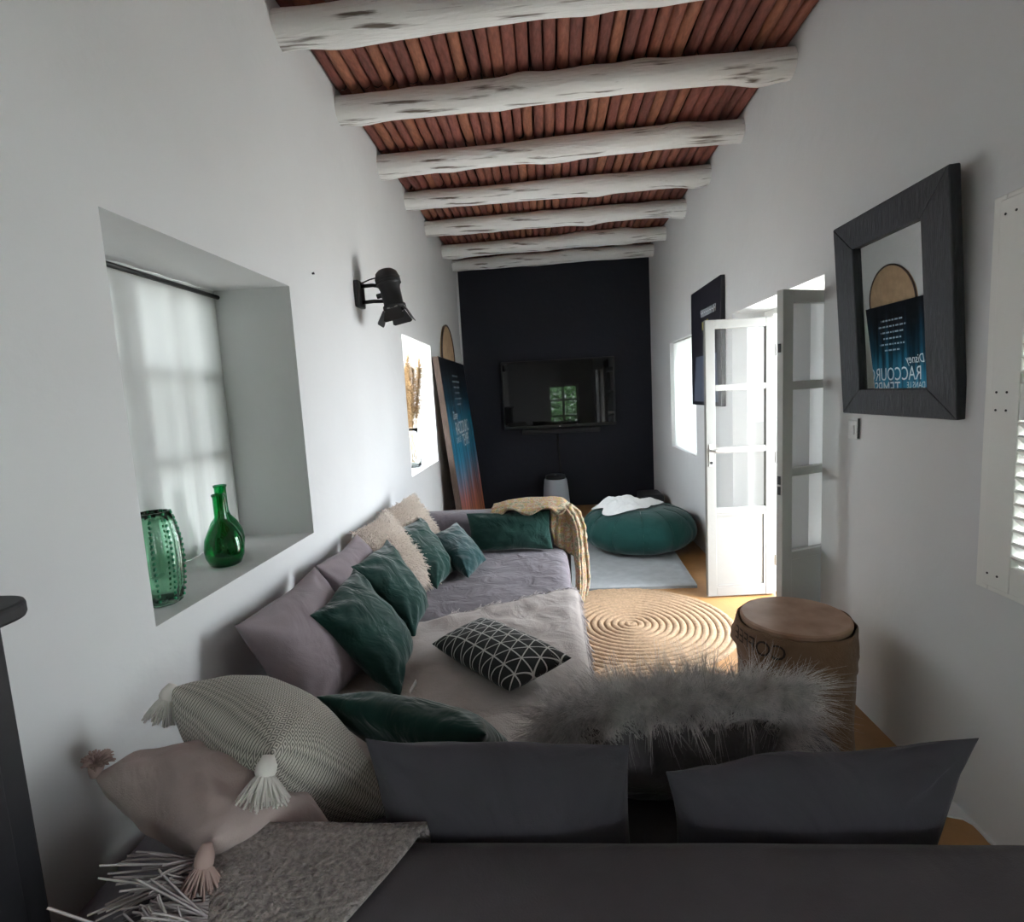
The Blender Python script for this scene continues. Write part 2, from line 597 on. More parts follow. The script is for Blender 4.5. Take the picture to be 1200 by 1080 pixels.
def strands(name, roots, dirs, length, rad, m, parent, droop=0.3, jitter=0.35, segs=4, tip=0.25, bend=0.35, clump=1, lock=0.25):
    """a mass of tapering three-sided hairs"""
    roots = np.asarray(roots, float)
    dirs = np.asarray(dirs, float)
    n = len(roots)
    dirs = dirs / np.linalg.norm(dirs, axis=1, keepdims=True)
    if clump > 1:
        nc = n // clump + 1
        dirs = dirs + np.repeat(RNG.normal(0, jitter, (nc, 3)), clump, axis=0)[:n] + RNG.normal(0, jitter * lock, (n, 3))
    else:
        dirs = dirs + RNG.normal(0, jitter, (n, 3))
    dirs /= np.linalg.norm(dirs, axis=1, keepdims=True)
    bend = (np.repeat(RNG.normal(0, bend, (n // clump + 1, 3)), clump, axis=0)[:n] + RNG.normal(0, bend * 0.2, (n, 3))) if clump > 1 else RNG.normal(0, bend, (n, 3))
    L = length * RNG.uniform(0.6, 1.15, n)
    ref = np.where(np.abs(dirs[:, 2:3]) > 0.9, np.array([[1.0, 0, 0]]), np.array([[0, 0, 1.0]]))
    a = np.cross(dirs, ref)
    a /= np.linalg.norm(a, axis=1, keepdims=True)
    b = np.cross(dirs, a)
    V = np.zeros((n, segs + 1, 3, 3))
    for k in range(segs + 1):
        t = k / segs
        p = roots + dirs * (L * t)[:, None] + bend * (L * t * t * 0.5)[:, None]
        p[:, 2] -= droop * L * t * t
        r = rad * (1 - (1 - tip) * t)
        for q in range(3):
            an = 2 * PI * q / 3
            V[:, k, q] = p + (a * math.cos(an) + b * math.sin(an)) * r
    base = (np.arange(n) * (segs + 1) * 3)[:, None]
    F = []
    for k in range(segs):
        for q in range(3):
            q2 = (q + 1) % 3
            F.append(np.concatenate([base + k * 3 + q, base + k * 3 + q2, base + (k + 1) * 3 + q2, base + (k + 1) * 3 + q], axis=1))
    F = np.concatenate(F, axis=0)
    return fast_mesh(name, V.reshape(-1, 3), F, m, parent)


def nz(p, s, off=0.0):
    return noise.noise(Vector((p[0] * s + off, p[1] * s + off * 0.7, p[2] * s - off)))


def text_geo(body, size=1.0, extrude=0.0, shear=0.0):
    """vertices (x, y) and faces of a line of lettering, centred in x, baseline y = 0"""
    cu = bpy.data.curves.new('letters', 'FONT')
    cu.body = body
    cu.size = size
    cu.align_x = 'CENTER'
    cu.shear = shear
    cu.resolution_u = 3
    o = bpy.data.objects.new('letters', cu)
    COL.objects.link(o)
    bpy.context.view_layer.update()
    dg = bpy.context.evaluated_depsgraph_get()
    me = bpy.data.meshes.new_from_object(o.evaluated_get(dg))
    vs = [tuple(v.co) for v in me.vertices]
    fs = [tuple(p.vertices) for p in me.polygons]
    bpy.data.objects.remove(o)
    bpy.data.curves.remove(cu)
    bpy.data.meshes.remove(me)
    return vs, fs


def write(name, lines, place, m, parent):
    """lines: (body, size, x, y, shear); place maps flat x, y to a world point"""
    g = G()
    for body, size, x, y, sh in lines:
        vs, fs = text_geo(body, size, shear=sh)
        g.add([place(v[0] + x, v[1] + y) for v in vs], fs)
    return g.build(name, m, parent)


# ------------------------------------------------------------------ the room
XL, XR, YF, YB, ZC = -1.06, 1.31, 6.97, -1.6, 3.11
TL, TR = 0.42, 0.45


def wall_with_holes(name, x_in, x_out, y0, y1, z0, z1, holes, m):
    """wall along y; holes = (yi0, yi1, zi0, zi1, yo0, yo1, zo0, zo1), inner and outer mouth"""
    g = G()
    s = 1 if x_in > x_out else -1
    for x, idx, fl in ((x_in, 0, s > 0), (x_out, 4, s < 0)):
        ys = sorted({y0, y1} | {h[idx] for h in holes} | {h[idx + 1] for h in holes})
        zs = sorted({z0, z1} | {h[idx + 2] for h in holes} | {h[idx + 3] for h in holes})
        for a, b in zip(ys, ys[1:]):
            for c, d in zip(zs, zs[1:]):
                my, mz = (a + b) / 2, (c + d) / 2
                if any(h[idx] < my < h[idx + 1] and h[idx + 2] < mz < h[idx + 3] for h in holes):
                    continue
                q = [(x, a, c), (x, b, c), (x, b, d), (x, a, d)]
                g.add(q if fl else q[::-1], [(0, 1, 2, 3)])
    for h in holes:
        i = [(x_in, h[0], h[2]), (x_in, h[1], h[2]), (x_in, h[1], h[3]), (x_in, h[0], h[3])]
        o = [(x_out, h[4], h[6]), (x_out, h[5], h[6]), (x_out, h[5], h[7]), (x_out, h[4], h[7])]
        for k in range(4):
            k2 = (k + 1) % 4
            q = [i[k], i[k2], o[k2], o[k]]
            g.add(q if s < 0 else q[::-1], [(0, 1, 2, 3)])
    for y, fl in ((y0, False), (y1, True)):
        q = [(x_in, y, z0), (x_out, y, z0), (x_out, y, z1), (x_in, y, z1)]
        g.add(q if fl else q[::-1], [(0, 1, 2, 3)])
    for z, fl in ((z0, False), (z1, True)):
        q = [(x_in, y0, z), (x_in, y1, z), (x_out, y1, z), (x_out, y0, z)]
        g.add(q if fl else q[::-1], [(0, 1, 2, 3)])
    return g.build(name, m)


W1 = (1.32, 2.31, 0.893, 1.957)
W2 = (4.10, 5.12, 0.87, 1.95)
W3 = (4.94, 5.93, 0.82, 1.905)
W4 = (0.88, 1.64, 0.86, 1.88)
W6 = (-0.95, -0.25, 0.6, 2.0)  # unseen opening added to light the near walls
DOOR = (2.705, 3.985, -0.02, 1.93)
wl = wall_with_holes('wall_left', XL, XL - TL, YB - 0.3, YF + 0.3, -0.02, 3.3, [W1 + W1, W2 + W2], M['plaster'])
wr = wall_with_holes('wall_right', XR, XR + TR, YB - 0.3, YF + 0.3, -0.02, 3.3,
                     [DOOR + (2.78, 3.80, -0.02, 1.90), W3 + (5.0, 5.87, 0.86, 1.87), W4 + W4, W6 + W6], M['plaster'])
for o in (wl, wr):
    tag(o, kind='structure')
tag(wl, 'white plastered wall with two deep square window recesses')
tag(wr, 'white plastered wall with the glazed door and dark framed mirror')

g = G()
g.box(XL, -1.035, YF, YF + 0.25, 0, 3.3)
g.box(-1.035, XR, YF, YF + 0.25, 0, 3.3)
o = g.build('wall_far', None, mats=[M['plaster'], M['black_plaster']])
for i, p in enumerate(o.data.polygons):
    p.material_index = 0 if i < 6 else 1
tag(o, 'matt black end wall behind the television', kind='structure')

g = G()
BX0, BX1, BZ0, BZ1 = 0.05, 0.87, 0.34, 1.66
for x0, x1, z0, z1 in ((XL, BX0, 0, 3.3), (BX1, XR, 0, 3.3), (BX0, BX1, 0, BZ0), (BX0, BX1, BZ1, 3.3)):
    g.box(x0, x1, YB - 0.3, YB, z0, z1)
tag(g.build('wall_back', M['plaster']), 'white plastered wall behind the sofa with a small paned window', kind='structure')

g = G()
g.box(XL - TL, XR + TR, YB - 0.3, YF + 0.3, -0.1, 0.0)
tag(g.build('floor', M['floor']), 'orange brown smooth floor showing beside the jute rugs', kind='structure')

g = G()
g.box(-14, XL - TL, -14, 20, -0.3, -0.12)
g.box(XR + TR, 14, -14, 20, -0.3, -0.12)
g.box(XL - TL, XR + TR, -14, YB - 0.3, -0.3, -0.12)
g.box(XL - TL, XR + TR, YF + 0.3, 20, -0.3, -0.12)
tag(g.build('ground_outside', M['stone_out']), 'pale stone terrace around the house', kind='structure')

# ceiling: dark board, red-brown laths bay by bay, whitewashed round beams
g = G()
g.box(XL - 0.2, XR + 0.2, YB - 0.3, YF + 0.3, 3.20, 3.30)
ceiling = tag(g.build('ceiling', M['ceil_dark'], origin=(0, 0, 3.2)), 'lath ceiling of red brown canes over whitewashed log beams', kind='structure')
BEAMS = [2.42, 3.10, 3.83, 4.53, 5.27, 6.08, 6.74]
SM = slat_mats()
bays = [1.66] + BEAMS + [YF]
NSL = 36
pitch = (XR - XL) / NSL


def slat_mesh(k, L):
    """a rough half-round lath along y, wavy, centred at x = 0"""
    rs = random.Random(100 + k)
    g = G()
    ph = rs.uniform(0, 50)
    n = 4
    for j in range(n + 1):
        y = -L / 2 + L * j / n
        dx = 0.0085 * noise.noise(Vector((ph, y * 4, 0)))
        w = pitch * (0.480 + 0.05 * noise.noise(Vector((ph + 9, y * 5, 0))))
        h = 0.013 + 0.005 * noise.noise(Vector((ph + 21, y * 6, 0)))
        for ax, az in ((-1, 0.022), (-0.75, -0.3 * h), (0, -h), (0.75, -0.3 * h), (1, 0.022)):
            g.v.append((dx + ax * w, y, az + 0.012))
    for j in range(n):
        for i in range(4):
            a = j * 5 + i
            g.f.append((a, a + 5, a + 6, a + 1))
    me = bpy.data.meshes.new('slat')
    me.from_pydata(g.v, [], g.f)
    me.materials.append(SM[k % 5])
    me.polygons.foreach_set('use_smooth', [True] * len(me.polygons))
    me.update()
    return me


SLATS = [slat_mesh(k, 1.0) for k in range(15)]
for bi, (a, b) in enumerate(zip(bays, bays[1:])):
    for i in range(NSL):
        s = bpy.data.objects.new('slat', random.choice(SLATS))
        COL.objects.link(s)
        s.parent = ceiling
        s.location = (XL + pitch * (i + 0.5) + random.uniform(-.004, .004), (a + b) / 2, 3.125 - 3.2 + random.uniform(-0.004, 0.004))
        s.scale = (random.choice((-1, 1)) * random.uniform(0.92, 1.06), (b - a) * random.choice((-1, 1)), 1)
        s.rotation_euler = (0, 0, random.uniform(-0.012, 0.012))
g = G()
for i in range(NSL):
    x = XL + pitch * (i + 0.5)
    for y0, y1 in ((-1.6, 0.0), (0.0, 1.65)):
        g.add([(x - 0.03, y0, 3.15), (x, y0, 3.11), (x + 0.03, y0, 3.15), (x - 0.03, y1, 3.15), (x, y1, 3.11), (x + 0.03, y1, 3.15)], [(0, 3, 4, 1), (1, 4, 5, 2)])
tag(g.build('slat', SM[0], ceiling), kind='stuff')

BLABEL = ['nearest whitewashed log beam crossing the top of the view', 'second whitewashed log beam from the sofa end',
          'third whitewashed log beam, above the spotlight', 'fourth whitewashed log beam, past the spotlight',
          'fifth whitewashed log beam counted from the sofa end', 'second last whitewashed log beam before the black wall',
          'last whitewashed log beam against the black wall']


def beam(y, label, seed, r=0.071):
    g = G()
    n, k = 14, 60
    x0, x1 = XL - 0.1, XR + 0.1
    rs = random.Random(seed)
    bumps = [(rs.uniform(0, 1), rs.uniform(0, 2 * PI), rs.uniform(0.006, 0.014)) for _ in range(14)]
    def fn(u, v):
        x = x0 + (x1 - x0) * v
        a = 2 * PI * u
        rr = r * (1 + 0.13 * noise.noise(Vector((x * 1.6, math.cos(a) * 0.9 + seed * 7, math.sin(a) * 0.9))) + 0.05 * noise.noise(Vector((x * 7, math.cos(a) * 2.5 + seed, math.sin(a) * 2.5))))
        for bv, ba, bh in bumps:
            d = ((v - bv) * (x1 - x0) / 0.09) ** 2 + ((1 - math.cos(a - ba)) / 0.3) ** 2
            rr += bh * math.exp(-d)
        cy = y - 0.035 * (x - 0.1) / 2.4 * 2 + 0.012 * noise.noise(Vector((x * 1.1, seed, 0)))
        cz = 3.04 + 0.012 * noise.noise(Vector((x * 0.9, seed + 5, 3)))
        return (x, cy + rr * math.cos(a), cz + rr * math.sin(a))
    g.grid(fn, n, k, wrap_u=True)
    o = g.build('beam', M['beam'], origin=(0, y, 3.04), smooth=True)
    return tag(o, label, kind='structure')


for i, y in enumerate(BEAMS):
    beam(y, BLABEL[i], i + 1)
for i, y in enumerate((1.66, 0.9, 0.1, -0.75)):
    o = beam(y, ['whitewashed log beam just overhead of the near sofa', 'whitewashed log beam over the dark cabinet', 'whitewashed log beam over the viewer', 'whitewashed log beam near the back window'][i], i + 20)


# ------------------------------------------------------------------ windows
def casement(name, label, axis, c, u0, u1, z0, z1, bars_u, bars_z, d=0.045, st=0.05, thin=0.022, m='white_wood'):
    """window in the plane axis = c: frame, sash bars (parts) and one glass sheet per light"""
    root = thing(name, label, None, (c, (u0 + u1) / 2, z0) if axis == 'x' else ((u0 + u1) / 2, c, z0))
    tag(root, kind='structure')
    def bx(g, a0, a1, b0, b1, dd):
        if axis == 'x':
            g.box(c - dd / 2, c + dd / 2, a0, a1, b0, b1)
        else:
            g.box(a0, a1, c - dd / 2, c + dd / 2, b0, b1)
    g = G()
    bx(g, u0, u0 + st, z0, z1, d)
    bx(g, u1 - st, u1, z0, z1, d)
    bx(g, u0 + st, u1 - st, z0, z0 + st, d)
    bx(g, u0 + st, u1 - st, z1 - st, z1, d)
    g.build('window_frame', M[m], root, bevel=0.004)
    for u, w in bars_u:
        g = G()
        bx(g, u - w / 2, u + w / 2, z0 + st, z1 - st, d * 0.8)
        g.build('glazing_bar', M[m], root)
    for z in bars_z:
        g = G()
        bx(g, u0 + st, u1 - st, z - thin / 2, z + thin / 2, d * 0.6)
        g.build('glazing_bar', M[m], root)
    us = [u0 + st] + [u for u, w in bars_u] + [u1 - st]
    zs = [z0 + st] + list(bars_z) + [z1 - st]
    for a0, a1 in zip(us, us[1:]):
        for b0, b1 in zip(zs, zs[1:]):
            g = G()
            if axis == 'x':
                g.add([(c, a0, b0), (c, a1, b0), (c, a1, b1), (c, a0, b1)], [(0, 1, 2, 3)])
            else:
                g.add([(a0, c, b0), (a1, c, b0), (a1, c, b1), (a0, c, b1)], [(0, 1, 2, 3)])
            g.build('pane', M['pane'], root)
    return root


casement('window_1', 'paned window behind the white voile in the near recess', 'x', -1.435, 1.32, 2.31, 0.893, 1.957,
         [(1.80, 0.10), (1.56, 0.02), (2.05, 0.02)], [1.60, 1.27], thin=0.05)
casement('window_2', 'bright paned window behind the dried pampas', 'x', -1.44, 4.10, 5.12, 0.87, 1.95, [(4.61, 0.08)], [1.58, 1.23])
casement('window_3', 'overexposed white window beside the far right poster', 'x', 1.70, 5.0, 5.87, 0.86, 1.87, [(5.435, 0.08)], [1.53, 1.20])
casement('window_4', 'window behind the white louvred shutter', 'x', 1.70, 0.88, 1.64, 0.86, 1.88, [(1.26, 0.06)], [1.37])
casement('added_window', 'tall unseen window added behind the viewer for fill light', 'x', 1.70, -0.95, -0.25, 0.6, 2.0, [(-0.60, 0.08)], [1.53, 1.06])  # added out of view to bring light onto the near left wall
casement('window_5', 'small six pane window in the wall behind', 'y', YB - 0.2, BX0, BX1, BZ0, BZ1, [(0.46, 0.07)], [1.25, 0.80], thin=0.05)

# voile in window 1, hung from a thin rod
t = thing('voile_curtain', 'sheer white voile curtain drawn across the near left window', 'curtain', (-1.385, 1.815, 0.9))
g = G()
g.grid(lambda u, v: (-1.392 + 0.006 * math.sin(u * 41) + 0.004 * math.sin(u * 97 + v * 3) * v, 1.3195 + 0.991 * u, 1.956 - 1.0625 * v), 80, 8)
g.build('cloth', M['curtain'], t, smooth=True)
g = G()
g.tube([(-1.376, 1.322, 1.938), (-1.376, 2.308, 1.930)], 0.009)
g.build('rod', M['dark_metal'], t, smooth=True)

t = thing('added_white_sheet', 'added white voile sheet, backlit to whiten the window recess beyond the open door', 'curtain', (1.36, 5.43, 0.83))  # added translucent sheet: makes this recess read bright white
g = G()
g.grid(lambda u, v: (1.352 + 0.004 * math.sin(u * 37), 4.945 + 0.98 * u, 1.90 - 1.07 * v), 60, 8)
g.build('cloth', M['sheer'], t, smooth=True)
g = G()
g.tube([(1.352, 4.945, 1.897), (1.352, 5.925, 1.897)], 0.006)
g.build('rod', M['steel'], t, smooth=True)

# ------------------------------------------------------------------ the glazed double door
door = thing('door_1', 'white glazed double door standing open in the right wall', None, (1.5, 3.25, 0))
tag(door, kind='structure')
FY0, FY1 = 2.80, 3.76
g = G()
g.box(1.50, 1.60, FY0 - 0.075, FY0, 0, 1.93)
g.box(1.50, 1.60, FY1, FY1 + 0.16, 0, 1.93)
g.box(1.50, 1.60, FY0, FY1, 1.88, 1.93)
g.build('door_frame', M['white_wood'], door, bevel=0.004)


def door_leaf(hinge, ang, label, m, handle):
    """leaf 0.46 m wide: three panes over a solid panel; ang is its direction in plan from the hinge"""
    W, H, D = 0.455, 1.862, 0.038
    d = Vector((math.cos(ang), math.sin(ang), 0))
    nrm = Vector((-d.y, d.x, 0))
    hx = Vector((hinge[0], hinge[1], 0.0))
    def at(u, w, z):
        return hx + d * u + nrm * w + Vector((0, 0, z))
    def ob(g, u0, u1, z0, z1, dd, off=0.0):
        g.obox(at((u0 + u1) / 2, off, (z0 + z1) / 2), d * (u1 - u0) / 2, nrm * dd / 2, Vector((0, 0, (z1 - z0) / 2)))
    S = 0.062
    leaf = G()
    ob(leaf, 0, S, 0.012, H, D)
    ob(leaf, W - S, W, 0.012, H, D)
    zr = [(0.012, 0.075), (0.585, 0.625), (0.995, 1.035), (1.405, 1.445), (1.805, H)]
    for a, b in zr:
        ob(leaf, S, W - S, a, b, D * 0.92)
    lf = leaf.build('leaf_frame', M[m], door, bevel=0.003)
    lf['label'] = label
    p = G()
    ob(p, S, W - S, 0.075, 0.585, 0.014)
    p.build('panel', M[m], lf)
    p = G()
    for sgn in (-1, 1):
        o_ = sgn * 0.011
        ob(p, S, W - S, 0.075, 0.088, 0.012, o_)
        ob(p, S, W - S, 0.572, 0.585, 0.012, o_)
        ob(p, S, S + 0.013, 0.088, 0.572, 0.012, o_)
        ob(p, W - S - 0.013, W - S, 0.088, 0.572, 0.012, o_)
    p.build('molding', M[m], lf)
    for a, b in ((0.625, 0.995), (1.035, 1.405), (1.445, 1.805)):
        p = G()
        p.add([at(S, 0, a), at(W - S, 0, a), at(W - S, 0, b), at(S, 0, b)], [(0, 1, 2, 3)])
        p.build('pane', M['pane'], lf)
    if handle:
        p = G()
        p.obox(at(W - 0.03, handle * 0.021, 0.985), d * 0.014, nrm * 0.003, (0, 0, 0.075))
        p.tube([at(W - 0.03, handle * 0.02, 1.015), at(W - 0.03, handle * 0.055, 1.015), at(W - 0.045, handle * 0.062, 1.015), at(W - 0.15, handle * 0.062, 1.012)], 0.008)
        p.build('handle', M['steel'], lf, smooth=False)
        p = G()
        p.tube([at(W - 0.03, handle * 0.019, 0.935), at(W - 0.03, handle * 0.026, 0.935)], 0.011)
        p.build('keyhole', M['dark_metal'], lf)
    else:
        for z in (0.3, 0.93, 0.98, 1.6):
            p = G()
            p.obox(at(W + 0.001, 0, z), d * 0.002, nrm * 0.008, (0, 0, 0.02))
            p.build('bolt', M['dark_metal'], lf)
    for z in (0.25, 0.95, 1.65):
        p = G()
        p.tube([at(-0.004, 0.02, z - 0.04), at(-0.004, 0.02, z + 0.04)], 0.007)
        p.build('hinge', M['steel'], lf)
    return lf


A1 = math.atan2(3.69 - 3.715, 1.035 - 1.49)
door_leaf((1.49, 3.715), A1, 'white far door leaf, swung square into the room, with a steel handle', 'dimmed_cream_wood', 1)
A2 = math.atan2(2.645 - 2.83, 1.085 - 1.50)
door_leaf((1.50, 2.83), A2, 'near door leaf with its inner side in shade', 'shaded_white_wood', 0)
# outer shutter leaves of the doorway, folded back outside
for y, lab in ((3.83, 'cream outer shutter at the far jamb'),):
    g = G()
    for k in range(4):
        g.box(1.78 + 0.13 * k, 1.90 + 0.13 * k, y - 0.02, y + 0.015, 0.02, 1.92)
    s = g.build('outer_shutter', M['white_wood'], door, bevel=0.004)
    s['label'] = lab

# ------------------------------------------------------------------ louvred shutter on the right wall
t = thing('louvred_shutter', 'white louvred wooden shutter at the edge of the right wall', 'shutter', (1.30, 1.27, 0.81))
g = G()
g.box(1.282, 1.309, 1.655, 1.700, 0.80, 1.925)
g.box(1.282, 1.309, 0.82, 0.865, 0.80, 1.925)
g.box(1.282, 1.309, 0.865, 1.655, 1.885, 1.925)
g.box(1.282, 1.309, 0.865, 1.655, 0.80, 0.835)
g.build('casing', M['white_wood'], t, bevel=0.003)
for y0, y1 in ((1.27, 1.652), (0.872, 1.262)):
    g = G()
    g.box(1.262, 1.292, y1 - 0.095, y1, 0.822, 1.905)
    g.box(1.262, 1.292, y0, y0 + 0.06, 0.822, 1.905)
    for a, b in ((0.822, 0.90), (1.31, 1.41), (1.82, 1.905)):
        g.box(1.264, 1.290, y0 + 0.06, y1 - 0.075, a, b)
    lf = g.build('shutter_leaf', M['white_wood'], t, bevel=0.003)
    for a, b in ((0.90, 1.31), (1.41, 1.82)):
        n = 11
        for k in range(n):
            z = a + (b - a) * (k + 0.5) / n
            g = G()
            g.obox((1.278, (y0 + y1) / 2 - 0.0075, z), (0.013, 0, -0.013), (0, (y1 - y0 - 0.135) / 2, 0), (0.003, 0, 0.003))
            g.build('louvre', M['white_wood'], lf)
    for z in (0.86, 1.335, 1.385, 1.865):
        for y in (y1 - 0.02, y1 - 0.055):
            g = G()
            g.tube([(1.2625, y, z), (1.2605, y, z)], 0.0035, 6)
            g.build('screw', M['dark_metal'], lf)
for z in (0.90, 1.83):
    g = G()
    g.tube([(1.275, 1.657, z - 0.035), (1.275, 1.657, z + 0.035)], 0.006)
    g.build('hinge', M['dark_metal'], t)


# ------------------------------------------------------------------ soft shapes
def rounded_block(name, x0, x1, y0, y1, z0, z1, r, m, parent, wob=0.006, seed=0, dens=14, crown=0.0, tilt=0.0):
    """upholstered block: a rounded box with a slightly uneven skin"""
    bm = bmesh.new()
    nx = max(2, int((x1 - x0) * dens))
    ny = max(2, int((y1 - y0) * dens))
    nzc = max(2, int((z1 - z0) * dens))
    pts = {}
    def vid(i, j, k):
        if (i, j, k) not in pts:
            fx, fy, fz = i / nx, j / ny, k / nzc
            p = Vector((x0 + (x1 - x0) * fx, y0 + (y1 - y0) * fy, z0 + (z1 - z0) * fz))
            c = Vector((min(max(p.x, x0 + r), x1 - r), min(max(p.y, y0 + r), y1 - r), min(max(p.z, z0 + r), z1 - r)))
            d = p - c
            if d.length > 1e-6:
                # push box corners onto the rounding sphere
                mx = max(abs(d.x), abs(d.y), abs(d.z))
                p = c + d.normalized() * r * (mx / r)
            q = p.copy()
            w = wob * (nz(p, 4.0, seed) + 0.5 * nz(p, 11.0, seed))
            dd = (p - Vector(((x0 + x1) / 2, (y0 + y1) / 2, (z0 + z1) / 2)))
            n = Vector((0, 0, 0))
            if k in (0, nzc):
                n.z = 1 if k else -1
            if i in (0, nx):
                n.x = 1 if i else -1
            if j in (0, ny):
                n.y = 1 if j else -1
            q += n.normalized() * w
            if k == nzc and crown:
                q.z += crown * (1 - (2 * fx - 1) ** 4) * (1 - (2 * fy - 1) ** 4)
            pts[(i, j, k)] = bm.verts.new(q)
        return pts[(i, j, k)]
    def face(a, b, c, d):
        bm.faces.new((vid(*a), vid(*b), vid(*c), vid(*d)))
    for i in range(nx):
        for j in range(ny):
            face((i, j, 0), (i, j + 1, 0), (i + 1, j + 1, 0), (i + 1, j, 0))
            face((i, j, nzc), (i + 1, j, nzc), (i + 1, j + 1, nzc), (i, j + 1, nzc))
    for i in range(nx):
        for k in range(nzc):
            face((i, 0, k), (i + 1, 0, k), (i + 1, 0, k + 1), (i, 0, k + 1))
            face((i, ny, k), (i, ny, k + 1), (i + 1, ny, k + 1), (i + 1, ny, k))
    for j in range(ny):
        for k in range(nzc):
            face((0, j, k), (0, j, k + 1), (0, j + 1, k + 1), (0, j + 1, k))
            face((nx, j, k), (nx, j + 1, k), (nx, j + 1, k + 1), (nx, j, k + 1))
    o0 = wloc(parent)
    for v in bm.verts:
        v.co -= o0
    me = bpy.data.meshes.new(name)
    bm.to_mesh(me)
    bm.free()
    me.polygons.foreach_set('use_smooth', [True] * len(me.polygons))
    me.materials.append(m)
    o = bpy.data.objects.new(name, me)
    COL.objects.link(o)
    o.parent = parent
    s = o.modifiers.new('soft', 'SUBSURF')
    s.levels = s.render_levels = 1
    return o


def pillow_fn(A, B, C, D, T, pinch, seed, wrinkle, fat=0.15, pw=0.5):
    A, B, C, D = (Vector(p) for p in (A, B, C, D))
    nrm = (B - A).cross(D - A)
    nrm.normalize()
    def fn(u, v, side):
        a, b = u * 2 - 1, v * 2 - 1
        a2 = a * (1 - pinch * (1 - b * b))
        b2 = b * (1 - pinch * (1 - a * a))
        uu, vv = (a2 + 1) / 2, (b2 + 1) / 2
        p = (A * (1 - uu) + B * uu) * (1 - vv) + (D * (1 - uu) + C * uu) * vv
        pr = max(0.0, (1 - abs(a) ** 2.4) * (1 - abs(b) ** 2.4)) ** pw
        th = T / 2 * pr * (1 + fat * b)
        q = p + nrm * (side * th)
        edge = 1 - (1 - abs(a) ** 3) * (1 - abs(b) ** 3)
        w = wrinkle * (noise.noise(Vector((a * 2.2 + seed, b * 2.2, side * 3.0))) + 0.6 * noise.noise(Vector((a * 5 + seed, b * 5 + side, seed))))
        # creases running in from the corners
        cr = 0.0
        for sx, sy in ((-1, -1), (1, -1), (1, 1), (-1, 1)):
            dx, dy = a - sx, b - sy
            rr = math.hypot(dx, dy)
            an = math.atan2(dy * sy, dx * sx)
            cr += math.sin(an * 9 + seed * 3 + sx + 2 * sy) * math.exp(-((rr - 0.42) / 0.28) ** 2)
        w += wrinkle * 0.55 * cr
        q += nrm * (side * w * min(1, pr * 2.2))
        q += nrm * (0.35 * wrinkle * math.sin(3 * a + seed) * edge) + (A - D).normalized() * (0.4 * wrinkle * math.sin(4 * b + 5 * a + seed) * edge)
        return q
    return fn, nrm


def pillow(name, label, A, B, C, D, T, m, group, pinch=0.07, seed=0, wrinkle=0.008, fat=0.15, n=26, seam=None, parent=None, pw=0.5):
    fn, nrm = pillow_fn(A, B, C, D, T, pinch, seed, wrinkle, fat, pw)
    ctr = sum((Vector(p) for p in (A, B, C, D)), Vector()) / 4
    g = G()
    uv = []
    for side in (1, -1):
        k = len(g.v)
        for j in range(n + 1):
            for i in range(n + 1):
                # denser towards the edges
                u = 0.5 - 0.5 * math.cos(PI * i / n)
                v = 0.5 - 0.5 * math.cos(PI * j / n)
                g.v.append(tuple(fn(u, v, side)))
                uv.append((u, v))
        for j in range(n):
            for i in range(n):
                a = k + j * (n + 1) + i
                q = (a, a + 1, a + n + 2, a + n + 1)
                g.f.append(q if side > 0 else q[::-1])
    o = g.build(name, m, parent, origin=ctr, smooth=True, uv=uv)
    # weld the two halves along the seam
    bm = bmesh.new()
    bm.from_mesh(o.data)
    bmesh.ops.remove_doubles(bm, verts=[v for v in bm.verts if v.is_boundary], dist=0.0004)
    bm.to_mesh(o.data)
    bm.free()
    s = o.modifiers.new('soft', 'SUBSURF')
    s.levels = s.render_levels = 1
    tag(o, label, 'cushion', group)
    # raised seam cord round the edge
    if seam:
        pts = []
        for i in range(4 * n):
            s_, t_ = divmod(i, n)
            f = t_ / n
            u, v = ((f, 0), (1, f), (1 - f, 1), (0, 1 - f))[s_]
            pts.append(fn(u, v, 0))
        pts.append(pts[0])
        g = G()
        g.tube(pts, 0.0035, 5)
        g.build('piping', seam, o, smooth=True)
    return o, fn, nrm


GW = 'cushions along the left wall'
GN = 'cushions on the near end of the sofa'

# ------------------------------------------------------------------ corner sofa
sofa = thing('corner_sofa', 'long L-shaped corner sofa under a mauve grey cloth cover', 'sofa', (-0.3, 2.2, 0))
SEAT = 0.45
rounded_block('seat_base', -1.05, 0.075, 0.86, 3.74, 0.03, 0.30, 0.03, M['sofa'], sofa, 0.008, 1, 10)
rounded_block('seat_cushion', -1.05, 0.095, 0.86, 3.55, 0.29, SEAT, 0.055, M['sofa'], sofa, 0.010, 2, 18)
rounded_block('seat_base', 0.085, 0.765, 0.67, 1.60, 0.03, 0.30, 0.03, M['sofa_shaded'], sofa, 0.006, 3, 10)
rounded_block('seat_cushion', 0.085, 0.785, 0.80, 1.62, 0.29, SEAT, 0.05, M['sofa_shaded'], sofa, 0.006, 4, 16)
rounded_block('backrest', -0.70, 0.80, 0.62, 0.868, 0.03, 0.706, 0.03, M['sofa_shaded'], sofa, 0.004, 5, 16)
rounded_block('armrest', -1.05, 0.11, 3.50, 3.76, 0.05, 0.685, 0.07, M['sofa'], sofa, 0.006, 6, 16)

